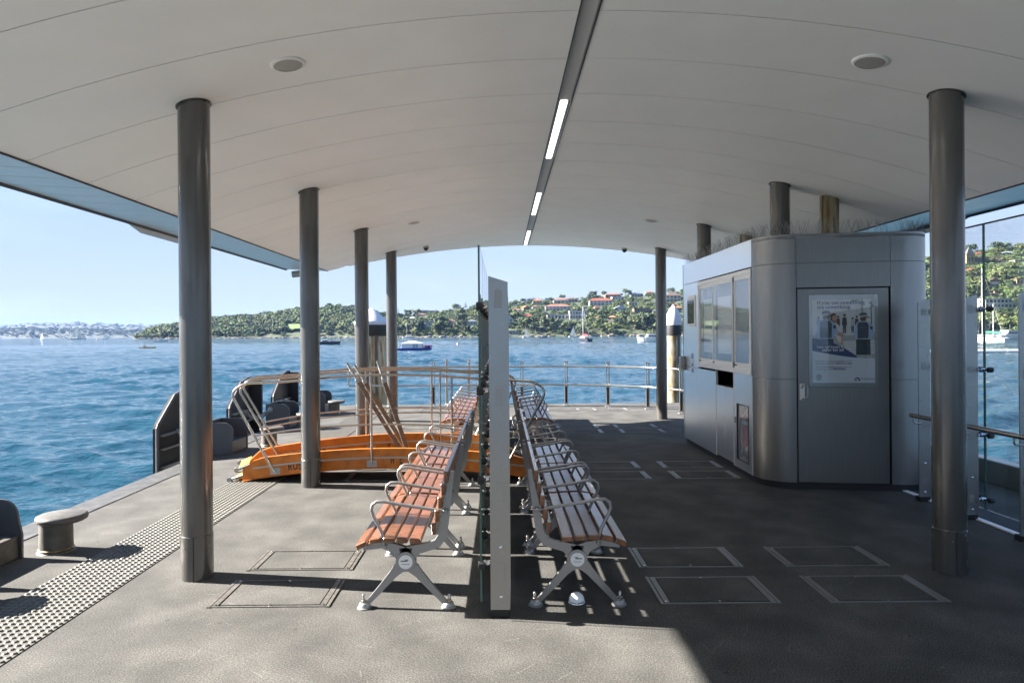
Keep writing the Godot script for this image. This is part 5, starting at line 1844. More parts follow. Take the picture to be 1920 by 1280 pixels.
	tube(st, [Vector3(0.36, 0.3, -0.9), Vector3(0.4, 0.42, 0), Vector3(0.36, 0.52, 0.9)], 0.018, 6)
	part("paddle", st, M.galvanised, b, Vector3(-0.75, 0.16, 0))
	# buoys
	for e in [[808, 650, M.buoy_red, "red mooring buoy floating beside the blue houseboat"], [858, 646, M.buoy_pink, "pale red mooring buoy alone beyond the houseboat"], [181, 637.4, M.kayak, "yellow marker buoy between the racing yachts"]]:
		b = thing("mooring_buoy", e[3], "buoy", on_water(e[0], e[1]))
		st = mb()
		var k := 1.0 if e[0] > 400 else 2.2
		lathe(st, Vector3.ZERO, [[0.0001, -0.15 * k], [0.22 * k, -0.05 * k], [0.27 * k, 0.12 * k], [0.2 * k, 0.3 * k], [0.07 * k, 0.4 * k], [0.0001, 0.41 * k]], 14)
		part("float", st, e[2], b)
		st = mb()
		torus(st, Vector3(0, 0.46 * k, 0), 0.06 * k, 0.014 * k, Basis(Vector3.RIGHT, PI / 2), 10, 5)
		part("ring", st, M.galvanised, b)
	# moored along the wooded shore
	for e in [[748, 632, 7, 8.0, "bare-masted yacht moored by the pale shoreline, nearest the wooded point"], [764, 634, 9, 12.5, "tall-masted yacht moored before the wooded shore"], [787, 632, 6, 7.5, "short yacht moored below the white tower house"], [797, 632, 6.5, 7.5, "second short yacht moored below the white tower house"], [820, 631.5, 7, 8.0, "yacht moored off the sandy shore past the tower house"]]:
		yacht(e[4], e[0], e[1], e[2], e[3], 0.2 + e[0] * 0.3, M.hull_white, M.hull_white, "yachts moored under the wooded shore")
	# marina side, seen through the glass barrier
	yacht("white yacht with a green boom cover and tall mast behind the glass barrier", 1849, 641, 8.6, 15.6, PI / 2 + 0.35, M.hull_white, M.green_cover)
	yacht("smaller white yacht moored beside the tall-masted one, behind the glass barrier", 1866, 640, 8.0, 8.2, PI / 2 - 0.2, M.hull_white, M.hull_white)
	cruiser("white cruiser with a glazed cabin moored behind the glass barrier", 1893, 637, 9.5, PI + 0.15, M.hull_white)
	var fb := thing("floating_breakwater", "long white floating boom across the water behind the glass barrier", "breakwater", on_water(1870, 662), 0.02)
	for i in 6:
		st = mb()
		tube(st, [Vector3(-14 + i * 5.0, 0.12, 0), Vector3(-9.15 + i * 5.0, 0.12, 0)], 0.28, 12)
		part("float", st, M.hull_white, fb)
func figure(st: SurfaceTool) -> void:     # seated torso with arms forward, one skin over joined capsules
	var rings := [[0.0, 0.17, 0.13], [0.15, 0.16, 0.12], [0.32, 0.18, 0.12], [0.45, 0.2, 0.11], [0.53, 0.15, 0.09], [0.57, 0.06, 0.06], [0.63, 0.05, 0.05]]
	for i in rings.size() - 1:
		for k in 12:
			var f := func(q: int, kk: int) -> Vector3:
				var a := TAU * kk / 12
				return Vector3(cos(a) * rings[q][2], rings[q][0], sin(a) * rings[q][1])
			var p: Vector3 = f.call(i, k)
			var c := Vector3(0, p.y, 0)
			var n0 := (p - c).normalized()
			var n1: Vector3 = (f.call(i, k + 1) - c).normalized()
			soft(st, p, f.call(i, k + 1), f.call(i + 1, k + 1), f.call(i + 1, k), n0, n1, n1, n0)
	for s in [-1.0, 1.0]:
		tube(st, [Vector3(0, 0.48, s * 0.17), Vector3(0.08, 0.3, s * 0.26), Vector3(0.36, 0.38 + s * 0.05, s * 0.3)], 0.045, 8)
		tube(st, [Vector3(0, 0.02, s * 0.08), Vector3(0.45, 0.14, s * 0.12), Vector3(0.85, 0.0, s * 0.1)], 0.06, 8)

# ---------------------------------------------------------------- hills
# each hill: columns [photo x, shore distance, ridge distance, photo y of the bare ridge]; t runs 0 at the shore to 1 at the ridge
var hills := {}
func hill_at(called: String, px: float, t: float) -> Vector3:
	var c: Array = hills[called]
	var a: Array = c[0]
	var b: Array = c[0]
	for i in c.size() - 1:
		if px >= c[i][0]:
			a = c[i]
			b = c[i + 1]
	var k := clampf((px - a[0]) / maxf(b[0] - a[0], 1.0), 0.0, 1.0)
	var shore := lerpf(a[1], b[1], k)
	var ridge := lerpf(a[2], b[2], k)
	var py := lerpf(a[3], b[3], k)
	var top := at(px, py, ridge)
	var depth := lerpf(shore, ridge, t)
	var u := top.x / ridge
	if t <= 1.0: return Vector3(u * depth, WATER - 0.4 + (top.y - WATER + 0.4) * pow(t, 0.82), -depth)
	return Vector3(u * depth, top.y - (t - 1.0) * 0.6 * (top.y - WATER + 4.0), -depth)
func hill_t(called: String, px: float, py: float) -> float:
	var best := 0.0
	for i in 60:
		var t := i / 59.0
		var p := hill_at(called, px, t)
		var y := VPY - (p.y - EYE) / -p.z * FOCAL - ROLL * (px - 960.0)
		if y < py: return t
		best = t
	return best
func build_hill(called: String, m: Material, label_step: float, extra := 1.6) -> void:
	var c: Array = hills[called]
	var st := mb()
	var n := FastNoiseLite.new()
	n.seed = 8
	n.frequency = 0.03
	var px: float = c[0][0]
	var cols := []
	while px <= c[-1][0]:
		var col := []
		for i in 15:
			var t := extra * i / 14.0
			var p := hill_at(called, px, t)
			if i > 0: p.y += n.get_noise_2d(p.x, p.z) * 2.0
			col.append(p)
		cols.append(col)
		px += label_step
	for i in cols.size() - 1:
		for j in 14: quad(st, cols[i][j], cols[i + 1][j], cols[i + 1][j + 1], cols[i][j + 1], Vector3(0, 1, 0.6))
	structure(called, st, m)
# a crown: clumps of leaf-sized faces round a few limbs' ends; unit size (about 1 m radius)
func crown(seed_: int, clumps: int, faces: int, tone: Color, flat: float) -> Mesh:
	var r := RandomNumberGenerator.new()
	r.seed = seed_
	var st := mb()
	for c in clumps:
		var a := r.randf() * TAU
		var h := r.randf_range(-0.45, 0.75)
		var out := sqrt(maxf(0.0, 1.0 - h * h)) * r.randf_range(0.35, 0.75)
		var mid := Vector3(cos(a) * out, h * flat, sin(a) * out)
		var rad := r.randf_range(0.28, 0.46)
		var hue := r.randf_range(0.75, 1.3)
		for f in faces:
			var d := Vector3(r.randfn(), r.randfn() * 0.8 + 0.15, r.randfn()).normalized()
			var p := mid + d * rad * r.randf_range(0.72, 1.1) * Vector3(1, flat, 1)
			var nn := (d + Vector3(r.randfn(), r.randfn(), r.randfn()) * 0.35).normalized()
			var u := nn.cross(Vector3(r.randfn(), r.randfn(), r.randfn())).normalized()
			var v := nn.cross(u)
			var s := r.randf_range(0.1, 0.17)
			var k := hue * r.randf_range(0.8, 1.25)
			var col := Color(tone.r * k * r.randf_range(0.9, 1.15), tone.g * k, tone.b * k)
			for q in [p - u * s, p + v * s * 0.8, p + u * s, p - u * s, p + u * s, p - v * s * 0.8]:
				st.set_color(col)
				st.set_normal(nn)
				st.add_vertex(q)
	return st.commit()
func trunk_mesh(spread: float) -> Mesh:
	var st := mb()
	var pts := [Vector3(0, -0.25, 0), Vector3(0.02, 0.25, 0), Vector3(-0.01, 0.55, 0.02)]
	for i in 2: lathe(st, Vector3.ZERO, [[0.085 - 0.02 * i, pts[i].y], [0.065 - 0.02 * i, pts[i + 1].y]], 7)
	for k in 5:
		var a := TAU * k / 5 + 0.4
		tube(st, [Vector3(0, 0.5, 0), Vector3(cos(a) * spread * 0.5, 0.8, sin(a) * spread * 0.5), Vector3(cos(a) * spread, 1.1, sin(a) * spread)], 0.03, 5)
	return st.commit()
var crowns := []
var trunks: Mesh
func make_tree(called: String, label: String, where: Vector3, radius: float, height: float, kind: int, group: String, turn: float) -> void:
	var t := thing(called, label, "tree", where, turn, group)
	mesh_node("trunk", trunks, M.bark, t).scale = Vector3(radius, height * 0.62, radius)
	var c := mesh_node("crown", crowns[kind], M.leaf, t, Vector3(0, height * 0.62, 0))
	c.scale = Vector3(radius, height * 0.42, radius)
func make_pine(label: String, where: Vector3, height: float, group: String) -> void:
	var t := thing("norfolk_pine", label, "tree", where, 0.0, group)
	var st := mb()
	lathe(st, Vector3.ZERO, [[height * 0.018, -1.0], [height * 0.004, height]], 7)
	part("trunk", st, M.bark, t)
	st = mb()
	var r := RandomNumberGenerator.new()
	r.seed = int(height * 100.0)
	for tier in 15:
		var y := height * (0.14 + 0.058 * tier)
		var reach := height * 0.19 * (1.0 - tier / 15.5)
		for k in 9:
			var a := TAU * k / 9 + tier
			var d := Vector3(cos(a), 0.1, sin(a))
			var side := Vector3(-sin(a), 0, cos(a))
			for q in 4:
				var p := Vector3(0, y + r.randf() * 0.3, 0) + d * reach * (0.3 + 0.23 * q)
				var s := reach * 0.2
				var col := Color(0.02, 0.045, 0.016) * r.randf_range(0.8, 1.4)
				for e in [p - side * s, p + d * s * 1.3 + Vector3(0, s * 0.3, 0), p + side * s, p - d * s * 0.5 + Vector3(0, s * 0.4, 0), p - Vector3(0, s * 0.5, 0) + side * s * 0.4, p + d * s]:
					st.set_color(col)
					st.set_normal((d * 0.5 + Vector3.UP).normalized())
					st.add_vertex(e)
	part("crown", st, M.leaf, t)
func wood(called: String, label: String, places: Array) -> void:     # places: [position, radius, height, kind]
	for kind in crowns.size():
		var mine := places.filter(func(e): return e[3] == kind)
		if mine.is_empty(): continue
		var mm := MultiMesh.new()
		mm.transform_format = MultiMesh.TRANSFORM_3D
		mm.mesh = crowns[kind]
		mm.instance_count = mine.size()
		for i in mine.size():
			var e: Array = mine[i]
			mm.set_instance_transform(i, Transform3D(Basis(Vector3.UP, i * 2.4).scaled(Vector3(e[1], e[2] * 0.5, e[1])), e[0] + Vector3(0, e[2] * 0.45, 0)))
		var o := MultiMeshInstance3D.new()
		o.name = numbered(called)
		o.multimesh = mm
		o.material_override = M.leaf
		add_child(o)
		tag(o, label % ["deep green", "olive", "pale green", "dark bushy", "bright green"][kind], "trees")
		o.set_meta("kind", "stuff")

# ---------------------------------------------------------------- houses
var taken_rects := []
# px, py: middle of the foot in the photo; w, h in photo pixels
func house(called: String, label: String, hill: String, px: float, py: float, w: float, h: float, wall: String, roof: String, shape: String, floors := 2, bays := 4, turn := 0.0) -> Node3D:
	var t := hill_t(hill, px, py)
	var where := hill_at(hill, px, t)
	var s := -where.z / FOCAL
	var W := w * s
	var H := h * s
	var D := minf(W * 0.75, 12.0)
	taken_rects.append([px - w * 0.5, py - h - 3.0, px + w * 0.5, py, t])
	var b := thing(called, label, "house", where, turn - atan2(where.x, -where.z) * 0.0, "houses on the hillside")
	var rh := 0.0 if shape == "flat" else H * 0.34
	var st := mb()
	bb(st, Vector3(-W / 2, -4.0, -D), Vector3(W / 2, H - rh, 0))
	part("wall", st, M[wall], b)
	st = mb()
	var e := 0.5
	var y := H - rh + 0.02
	if shape == "hip":
		var k := minf(D * 0.5, W * 0.45)
		var a := [Vector3(-W / 2 - e, y, e), Vector3(W / 2 + e, y, e), Vector3(W / 2 + e, y, -D - e), Vector3(-W / 2 - e, y, -D - e)]
		var r0 := Vector3(-W / 2 + k, H, -D / 2)
		var r1 := Vector3(W / 2 - k, H, -D / 2)
		quad(st, a[0], a[1], r1, r0, Vector3(0, 1, 1))
		quad(st, a[2], a[3], r0, r1, Vector3(0, 1, -1))
		tri(st, a[1], a[2], r1, Vector3(1, 1, 0))
		tri(st, a[3], a[0], r0, Vector3(-1, 1, 0))
		quad(st, a[0], a[1], a[2], a[3], Vector3.DOWN)
	elif shape == "gable":
		prism(st, PackedVector2Array([Vector2(-W / 2 - e, y), Vector2(W / 2 + e, y), Vector2(0, H + rh * 0.5)]), 0.5, -D - 0.5)
	else:
		bb(st, Vector3(-W / 2 - e, H + 0.02, -D - e), Vector3(W / 2 + e, H + 0.4, e))
	var rf := part("roof", st, M[roof], b)
	if shape == "hip" and W > 12.0:
		st = mb()
		bb(st, Vector3(W * 0.2, H - rh * 0.4, -D * 0.6), Vector3(W * 0.2 + 0.9, H + 1.0, -D * 0.6 + 0.9))
		part("chimney", st, M.wall_tan, rf)
	var fh := (H - rh) / floors
	for f in floors:
		for q in bays:
			var bw := W / bays
			var x := -W / 2 + bw * (q + 0.5)
			st = mb()
			var ww := bw * (0.5 if (q + f) % 3 else 0.68)
			box(st, Vector3(x, fh * (f + 0.5), 0.02), Vector3(ww, fh * 0.5, 0.08))
			var win := part("window", st, M.window_dark, b)
			st = mb()
			bb(st, Vector3(x - ww / 2 - 0.12, fh * (f + 0.25) - 0.18, 0.0), Vector3(x + ww / 2 + 0.12, fh * (f + 0.25) - 0.02, 0.2))
			part("sill", st, M.wall_white, win)
	for f in floors:
		for q in 2:
			st = mb()
			box(st, Vector3(-W / 2 - 0.02, fh * (f + 0.5), -D * (0.3 + 0.4 * q)), Vector3(0.08, fh * 0.45, D * 0.2))
			part("window", st, M.window_dark, b)
	if floors >= 2 and bays >= 4:
		st = mb()
		bb(st, Vector3(-W * 0.46, fh - 0.15, 0.06), Vector3(W * 0.1, fh + 0.05, 1.3))
		bb(st, Vector3(-W * 0.46, fh + 0.05, 1.22), Vector3(W * 0.1, fh + 0.9, 1.3))
		part("balcony", st, M.wall_white, b)
	return b
func build_land() -> void:
	hills["distant_headland"] = [[-260, 3600, 4600, 611], [-60, 3600, 4600, 612], [0, 3600, 4600, 612], [50, 3600, 4600, 608], [90, 3600, 4600, 606], [145, 3600, 4600, 605], [200, 3600, 4600, 608], [260, 3600, 4600, 609], [330, 3600, 4600, 611], [420, 3600, 4600, 620]]
	hills["distant_foreshore"] = [[-260, 2900, 3300, 620], [0, 2900, 3300, 617], [80, 2900, 3300, 616], [160, 2900, 3300, 617], [240, 2900, 3300, 619], [340, 2900, 3300, 622], [420, 2900, 3300, 628]]
	hills["wooded_headland"] = [[244, 900, 930, 637], [252, 880, 930, 632], [262, 860, 940, 629], [280, 850, 960, 624], [300, 840, 970, 619], [340, 820, 980, 613], [400, 800, 990, 602], [440, 790, 990, 600], [480, 780, 990, 597], [520, 770, 990, 592], [560, 760, 990, 585], [600, 750, 990, 581], [640, 740, 990, 581], [680, 730, 980, 586], [720, 720, 960, 594], [760, 700, 940, 600], [790, 700, 900, 612]]
	hills["suburban_hillside"] = [[690, 680, 930, 610], [740, 670, 940, 597], [780, 660, 940, 591], [800, 650, 940, 587], [840, 640, 940, 583], [870, 640, 940, 579], [890, 635, 940, 575], [950, 625, 940, 573], [1000, 620, 930, 565], [1030, 615, 930, 562], [1060, 610, 930, 562], [1100, 605, 920, 560], [1160, 600, 920, 554], [1240, 590, 910, 551], [1280, 580, 900, 545], [1400, 540, 850, 532], [1600, 450, 740, 505], [1760, 380, 640, 486], [1812, 370, 620, 480], [1860, 360, 610, 474], [1920, 355, 600, 469], [2050, 350, 590, 466], [2300, 340, 580, 480]]
	build_hill("distant_headland", M.far_ground, 8.0)
	build_hill("distant_foreshore", M.far_ground, 8.0)
	build_hill("wooded_headland", M.hill_ground, 4.0)
	build_hill("suburban_hillside", M.hill_ground, 5.0)
	crowns = [crown(1, 12, 26, Color(0.0390, 0.0643, 0.0161), 0.9), crown(2, 14, 24, Color(0.0688, 0.0861, 0.0230), 0.8), crown(3, 12, 26, Color(0.0918, 0.1148, 0.0344), 0.85), crown(4, 16, 26, Color(0.0298, 0.0482, 0.0138), 0.95), crown(5, 12, 26, Color(0.0803, 0.1320, 0.0230), 0.8)]
	trunks = trunk_mesh(0.6)
	# foot of the hills: broken sandstone along the water
	rng.seed = 91
	var shores := [["wooded_headland", 262.0, 720.0, 120, "pale broken sandstone along the foot of the wooded headland"], ["suburban_hillside", 740.0, 1285.0, 110, "pale rocks along the shore below the hillside houses"]]
	for e in shores:
		var st := mb()
		for i in e[3]:
			var px := rng.randf_range(e[1], e[2])
			var p := hill_at(e[0], px, rng.randf_range(-0.01, 0.015))
			p.y = WATER + rng.randf_range(-0.3, 0.6)
			var s := rng.randf_range(1.0, 3.4)
			box(st, p, Vector3(s * 2.2, s * 0.7, s), s * 0.25, Basis(Vector3(rng.randf(), rng.randf() * 4.0, rng.randf()).normalized(), rng.randf() * 0.8))
		var o := part("shore_rocks", st, M.rock, self)
		tag(o, e[4], "rocks")
		o.set_meta("kind", "stuff")
	var lw := mb()
	for i in 8:
		var a := hill_at("wooded_headland", 541 + i * 3, hill_t("wooded_headland", 541 + i * 3, 622.0)) + Vector3(0, 3.5, 2)
		var b := hill_at("wooded_headland", 544 + i * 3, hill_t("wooded_headland", 544 + i * 3, 622.0)) + Vector3(0, 3.5, 2)
		var c := hill_at("wooded_headland", 544 + i * 3, hill_t("wooded_headland", 544 + i * 3, 615.0)) + Vector3(0, 4.5, 2)
		var d := hill_at("wooded_headland", 541 + i * 3, hill_t("wooded_headland", 541 + i * 3, 615.0)) + Vector3(0, 4.5, 2)
		quad(lw, a, b, c, d, Vector3(0, 1, 1))
	structure("headland_lawn", lw, M.lawn)
	build_houses()
	# woods on the two headlands
	var places := []
	for i in 2300:
		var px := rng.randf_range(252, 792)
		var t := pow(rng.randf(), 0.8)
		var p := hill_at("wooded_headland", px, t * 1.02)
		var y := VPY - (p.y - EYE) / -p.z * FOCAL - ROLL * (px - 960.0)
		if px > 538 and px < 570 and y > 611 and y < 632: continue
		if t < 0.03 and rng.randf() < 0.5: continue
		var r := rng.randf_range(3.6, 6.6) * (0.6 if t < 0.08 else 1.0) * (0.55 if px < 275 else 1.0)
		places.append([p, r, r * rng.randf_range(1.3, 1.8), [0, 1, 1, 2, 2, 3, 0, 4][rng.randi() % 8] if rng.randf() < 0.96 else 4])
	wood("woodland", "%s trees massed over the wooded headland", places)
	places = []
	for i in 1600:
		var px := rng.randf_range(-200, 400)
		var hn := "distant_headland" if i % 2 else "distant_foreshore"
		var p := hill_at(hn, px, pow(rng.randf(), 0.7))
		var r := rng.randf_range(6, 12)
		places.append([p, r, r * 0.9, [0, 1, 3, 0][rng.randi() % 4]])
	wood("far_woodland", "%s trees massed over the hazy distant shore", places)
	# undergrowth between the houses, then the trees one can tell apart
	places = []
	for i in 5200:
		var px := rng.randf_range(700, 1290) if i < 2300 else rng.randf_range(1725, 1985)
		var t := rng.randf()
		if hides(px, t, 3.0): continue
		var p := hill_at("suburban_hillside", px, t)
		var r := rng.randf_range(1.8, 3.4) * (1.25 if px > 1500 else 1.0)
		places.append([p, r, r * 1.2, rng.randi() % 5])
	wood("undergrowth", "%s shrubs massed between the hillside houses", places)
	var kinds := ["deep green rounded", "olive spreading", "pale grey-green open", "dark dense fig-like", "bright green leafy"]
	var cnt := 0
	for i in 900:
		if cnt >= 290: break
		var px := rng.randf_range(705, 1288) if i % 10 < 7 else rng.randf_range(1735, 1975)
		var t := rng.randf() if rng.randf() < 0.65 else rng.randf() * 0.3
		var near := t < 0.3
		var kind: int = rng.randi() % 5 if not near else [0, 3, 3, 1, 2][rng.randi() % 5]
		if kind == 4 and rng.randf() < 0.6: kind = 1
		if hides(px, t, 11.0 if near else 8.0): continue
		cnt += 1
		var p := hill_at("suburban_hillside", px, t)
		var r := rng.randf_range(4.0, 7.2) * (1.15 if near else 0.9)
		var spot := "along the shore below the hillside houses" if near else "among the houses up the hillside"
		if px > 1700: spot = "on the slope seen through the glass barrier"
		make_tree("tree", "%s tree %s" % [kinds[kind], spot], p, r, r * rng.randf_range(1.4, 1.9), kind, "%s trees %s" % [kinds[kind], spot], rng.randf() * TAU)
	for e in [[1010, 603, 24.0, "taller dark conical pine beside the red-roofed white house"], [1021, 606, 19.0, "shorter dark conical pine beside the red-roofed white house"], [746, 591, 15.0, "conical pine breaking the skyline above the wooded shore"], [873, 575, 11.0, "small conical pine on the skyline by the glass screen"], [1880, 468, 9.0, "conical pine on the ridge above the sandstone tower"]]:
		make_pine(e[3], hill_at("suburban_hillside", e[0], hill_t("suburban_hillside", e[0], e[1])), e[2], "conical pines")
func hides(px: float, t: float, reach: float) -> bool:
	var p := hill_at("suburban_hillside", px, t)
	var y := VPY - (p.y - EYE) / -p.z * FOCAL - ROLL * (px - 960.0)
	for r in taken_rects:
		if px > r[0] - reach * 0.55 and px < r[2] + reach * 0.55 and t < r[4] + 0.03 and y - reach * 1.5 < r[3] - 2.0 and y > r[1]: return true
	return false
func build_houses() -> void:
	var S := "suburban_hillside"
	for e in [
		["low white house with a rust-red roof below the headland ridge", 963, 587, 30, 9, "wall_white", "roof_terracotta", "hip", 1, 4],
		["white gabled boat house low on the slope", 954, 608, 14, 15, "wall_white", "roof_white", "gable", 2, 2],
		["white house with a bright red hipped roof beside the pines", 988, 602, 18, 13, "wall_white", "roof_red", "hip", 2, 3],
		["cream house with an orange roof on the skyline", 1008, 571, 18, 11, "wall_cream", "roof_orange", "hip", 2, 3],
		["pale blue house with a grey roof on the skyline", 997, 562, 17, 8, "wall_blue", "roof_grey", "hip", 1, 3],
		["white house with a wide terracotta roof high on the slope", 1052, 569, 28, 10, "wall_white", "roof_terracotta", "hip", 2, 4],
		["brick house with a dark roof high on the slope", 1071, 567, 25, 9, "wall_pink", "roof_brown", "hip", 1, 4],
		["long pinkish-white mansion with a terracotta roof, mid slope", 1046, 583, 47, 13, "wall_white", "roof_terracotta", "hip", 2, 7],
		["white flat-roofed terrace house low on the slope", 1046, 600, 40, 9, "wall_white", "roof_grey", "flat", 1, 6],
		["white modern villa with tall windows above the fig trees", 1084, 599, 32, 15, "wall_white", "roof_white", "flat", 2, 6],
		["large white house with a red roof and blue-shaded side", 1127, 573, 43, 14, "wall_white", "roof_red", "hip", 2, 6],
		["tan house with orange chimneys and a brick roof on the ridge", 1150, 559, 30, 10, "wall_tan", "roof_terracotta", "hip", 1, 4],
		["white flat-roofed house under the ridge", 1159, 562, 22, 5, "wall_white", "roof_white", "flat", 1, 4],
		["pale blue gabled house on the middle slope", 1163, 584, 22, 9, "wall_blue", "roof_white", "gable", 1, 3],
		["cream square house on the upper slope", 1187, 574, 16, 7, "wall_cream", "roof_white", "flat", 1, 3],
		["low brown timber house on the middle slope", 1203, 588, 28, 9, "wall_brown", "roof_brown", "flat", 1, 5],
		["house with a blue-grey roof on the ridge", 1195, 557, 22, 9, "wall_grey", "roof_grey", "hip", 1, 4],
		["red-roofed house at the top of the ridge", 1219, 549, 15, 6, "wall_cream", "roof_red", "hip", 1, 3],
		["cream house with a brown hipped roof beside the far kiosk corner", 1263, 567, 28, 19, "wall_cream", "roof_brown", "hip", 2, 4],
		["low house with a red roof above the white pile cap", 1259, 576, 20, 7, "wall_pink", "roof_red", "hip", 1, 3],
		["orange-walled house beside the white pile cap", 1273, 585, 14, 10, "wall_tan", "roof_orange", "hip", 1, 2],
		["white castellated tower house close to the wooded shore", 805, 615, 14, 13, "wall_white", "roof_white", "flat", 3, 3],
		["small white house high in the trees of the wooded shore", 772, 601, 12, 7, "wall_white", "roof_white", "hip", 1, 3],
		["cream house half hidden in trees near the glass screen", 846, 609, 11, 10, "wall_cream", "roof_terracotta", "hip", 2, 2],
		["blue-grey house with a terrace beside the glass screen", 884, 611, 18, 11, "wall_blue", "roof_grey", "hip", 2, 3],
		["flat-roofed cream house on the wooded skyline", 795, 585, 15, 6, "wall_cream", "roof_white", "flat", 1, 3],
		["low grey-roofed house on the wooded skyline", 813, 585, 18, 5, "wall_blue", "roof_grey", "hip", 1, 3],
		["pink-roofed house in the trees below the skyline", 792, 593, 16, 5, "wall_pink", "roof_terracotta", "hip", 1, 3],
		["stone boat shed at the water's edge behind a sailing dinghy", 966, 627, 24, 6, "wall_grey", "roof_grey", "flat", 1, 4],
		["white house with a red tiled roof beside the tower", 1838, 483, 13, 10, "wall_white", "roof_red", "hip", 1, 2],
		["white house with a pale roof high on the ridge", 1895, 481, 19, 10, "wall_white", "roof_white", "hip", 2, 3],
		["cream terrace house on the upper slope behind the glass", 1913, 498, 18, 9, "wall_cream", "roof_white", "flat", 2, 3],
		["cream double-gabled house in the middle of the slope", 1866, 538, 30, 13, "wall_cream", "roof_brown", "gable", 2, 4],
		["tan square house above the white wall", 1916, 535, 18, 11, "wall_tan", "roof_brown", "flat", 1, 3],
		["long low white building with a flat roof", 1908, 545, 36, 7, "wall_white", "roof_white", "flat", 1, 6],
		["low house with a blue-grey roof", 1860, 545, 26, 7, "wall_white", "roof_grey", "hip", 1, 4],
		["white three-storey apartment block with banded windows", 1880, 588, 64, 27, "wall_white", "roof_white", "flat", 3, 9],
		["grey-roofed long house behind the apartment block", 1868, 561, 40, 12, "wall_grey", "roof_brown", "hip", 1, 5],
		["cream low house at the foot of the slope", 1900, 603, 26, 11, "wall_cream", "roof_brown", "flat", 1, 4]]:
		house("house", e[0], S, e[1], e[2], e[3], e[4], e[5], e[6], e[7], e[8], e[9])
	# smaller houses half hidden among the trees
	rng.seed = 123
	var walls := ["white", "cream", "pink", "grey", "brown"]
	var roofs := ["terracotta", "red", "grey", "brown", "orange"]
	for i in 110:
		var px := rng.randf_range(955, 1285) if i < 85 else rng.randf_range(1800, 1960)
		var py := rng.randf_range(562, 606) if i < 85 else rng.randf_range(478, 600)
		var w := rng.randf_range(9, 17) * (1.0 if i < 85 else 1.25)
		var ok := true
		for r in taken_rects:
			if px + w * 0.5 > r[0] - 2 and px - w * 0.5 < r[2] + 2 and py > r[1] - 2 and py - w * 0.5 < r[3] + 2: ok = false
		var wc: String = walls[rng.randi() % 5]
		var rc: String = roofs[rng.randi() % 5]
		if ok: house("cottage", "small %s house with a %s roof half hidden among the hillside trees" % [wc, rc], S, px, py, w, w * rng.randf_range(0.45, 0.65), "wall_" + wc, "roof_" + rc, "hip" if rng.randf() < 0.7 else "gable", 1 + rng.randi() % 2, 2 + rng.randi() % 2, rng.randf_range(-0.6, 0.6))
	# sandstone chapel with a spire, and the long stone hall beside it
	var t := hill_t(S, 1822, 500)
	var where := hill_at(S, 1822, t)
	var s := -where.z / FOCAL
	taken_rects.append([1808, 455, 1896, 500, t])
	var b := thing("chapel", "sandstone chapel tower with a pointed spire and a long dark stone hall on the ridge", "chapel", where, 0.0)
	var st := mb()
	bb(st, Vector3(-9 * s, -6, -9 * s), Vector3(7 * s, 22 * s, 0))
	part("tower", st, M.sandstone, b)
	st = mb()
	for k in 4:
		var a := TAU * k / 4 + PI / 4
		var a2 := a + PI / 2
		tri(st, Vector3(-s + cos(a) * 11.8 * s, 22 * s + 0.02, -4.5 * s + sin(a) * 7 * s), Vector3(-s + cos(a2) * 11.8 * s, 22 * s + 0.02, -4.5 * s + sin(a2) * 7 * s), Vector3(-s, 37 * s, -4.5 * s), Vector3(cos(a + PI / 4), 0.5, sin(a + PI / 4)))
	part("spire", st, M.dark_stone, b)
	st = mb()
	bb(st, Vector3(7.1 * s, -16, -14 * s), Vector3(72 * s, 9 * s, -2 * s))
	var hall := part("hall", st, M.dark_stone, b)
	st = mb()
	prism(st, PackedVector2Array([Vector2(-14.5 * s, 9 * s + 0.02), Vector2(-1.5 * s, 9 * s + 0.02), Vector2(-8 * s, 19 * s)]), 7.2 * s, 73 * s, Transform3D(Basis(Vector3(0, 0, 1), Vector3(0, 1, 0), Vector3(1, 0, 0)), Vector3.ZERO))
	part("hall_roof", st, M.roof_brown, b)
	for k in 8:
		st = mb()
		box(st, Vector3((12 + k * 7.4) * s, 2 * s, -2 * s + 0.03), Vector3(2.6 * s, 6 * s, 0.1))
		part("window", st, M.window_dark, hall)
	for k in 2:
		st = mb()
		box(st, Vector3((-4 + k * 6) * s, 13 * s, 0.03), Vector3(2.4 * s, 7 * s, 0.1))
		part("window", st, M.window_dark, b)
	st = mb()
	bb(st, Vector3(-13 * s, -24 * s, -4 * s), Vector3(-5 * s, 2 * s, 3 * s))
	part("buttress", st, M.sandstone, b)
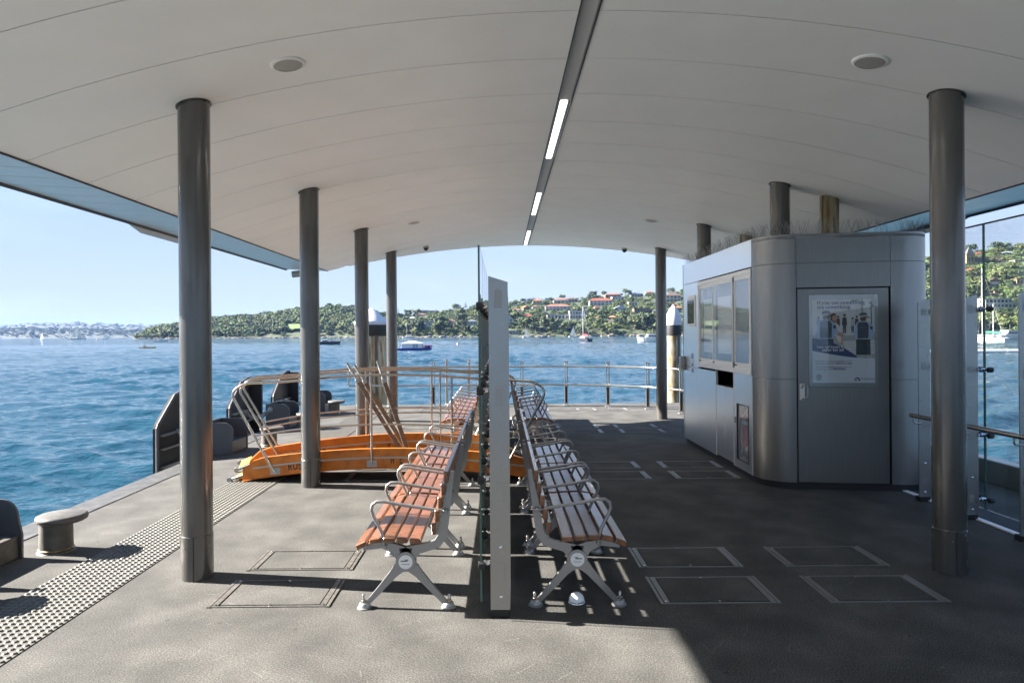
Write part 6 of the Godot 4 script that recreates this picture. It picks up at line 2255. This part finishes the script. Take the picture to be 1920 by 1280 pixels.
func _ready() -> void:
	# camera: level along the pontoon, rolled slightly, lens shifted to keep uprights upright
	var cam := Camera3D.new()
	cam.name = "camera"
	cam.projection = Camera3D.PROJECTION_FRUSTUM
	cam.near = 0.05
	cam.far = 20000.0
	cam.size = 0.05 * 1280.0 / FOCAL
	cam.frustum_offset = Vector2((960.0 - VPX) / FOCAL, (VPY - 640.0) / FOCAL) * 0.05
	cam.position = Vector3(0, EYE, 0)
	cam.rotation.z = -ROLL
	add_child(cam)
	cam.current = true
	# sky and air
	var env := Environment.new()
	env.background_mode = Environment.BG_SKY
	env.tonemap_mode = Environment.TONE_MAPPER_LINEAR
	env.tonemap_exposure = 7.4
	env.sdfgi_enabled = true
	env.ssao_enabled = true
	env.ssil_enabled = true
	env.fog_enabled = true
	env.fog_density = 0.00004
	env.fog_light_color = Color(0.56, 0.73, 1.0)
	var sky := Sky.new()
	var sm := ProceduralSkyMaterial.new()
	sm.sky_top_color = lin(0.033, 0.074, 0.156)
	sm.sky_horizon_color = lin(0.104, 0.12, 0.135)
	sm.sky_curve = 0.22
	sm.ground_bottom_color = lin(0.03, 0.06, 0.09)
	sm.ground_horizon_color = lin(0.2, 0.25, 0.3)
	sm.sun_angle_max = 1.0
	sm.sky_cover = cirrus()
	sm.sky_cover_modulate = Color(1, 1, 1, 0.5)
	sky.sky_material = sm
	env.sky = sky
	var we := WorldEnvironment.new()
	we.name = "world_environment"
	we.environment = env
	add_child(we)
	# sun: from the water side, 30 degrees up
	var sun := DirectionalLight3D.new()
	sun.name = "sun"
	sun.light_energy = 1.6
	sun.light_color = Color(1.0, 0.97, 0.925)
	sun.light_angular_distance = 0.53
	sun.shadow_enabled = true
	add_child(sun)
	sun.look_at_from_position(Vector3.ZERO, Vector3(0.859, -0.494, 0.133))
	make_materials()
	build_sea()
	build_deck()
	build_roof()
	build_columns()
	build_benches()
	build_screen()
	build_barrier()
	build_kiosk()
	build_gangways()
	build_edge()
	build_piles()
	build_railing()
	build_land()
	build_boats()
	#MORE
func cirrus() -> ImageTexture:
	var n := FastNoiseLite.new()
	n.seed = 77
	n.frequency = 1.3
	n.fractal_octaves = 5
	var w := 1024
	var h := 512
	var img := Image.create(w, h, false, Image.FORMAT_RGBA8)
	for j in h:
		var el := PI * (0.5 - (j + 0.5) / h)
		for i in w:
			var az := TAU * (i + 0.5) / w
			var d := Vector3(cos(az) * cos(el), sin(el), sin(az) * cos(el))
			var v := n.get_noise_3d(d.x * 1.6, d.y * 9.0, d.z * 1.6)
			var a := clampf((v - 0.02) * 1.9, 0.0, 1.0) if el > 0.0 else 0.0
			img.set_pixel(i, j, Color(0.175, 0.185, 0.195, a))
	return ImageTexture.create_from_image(img)
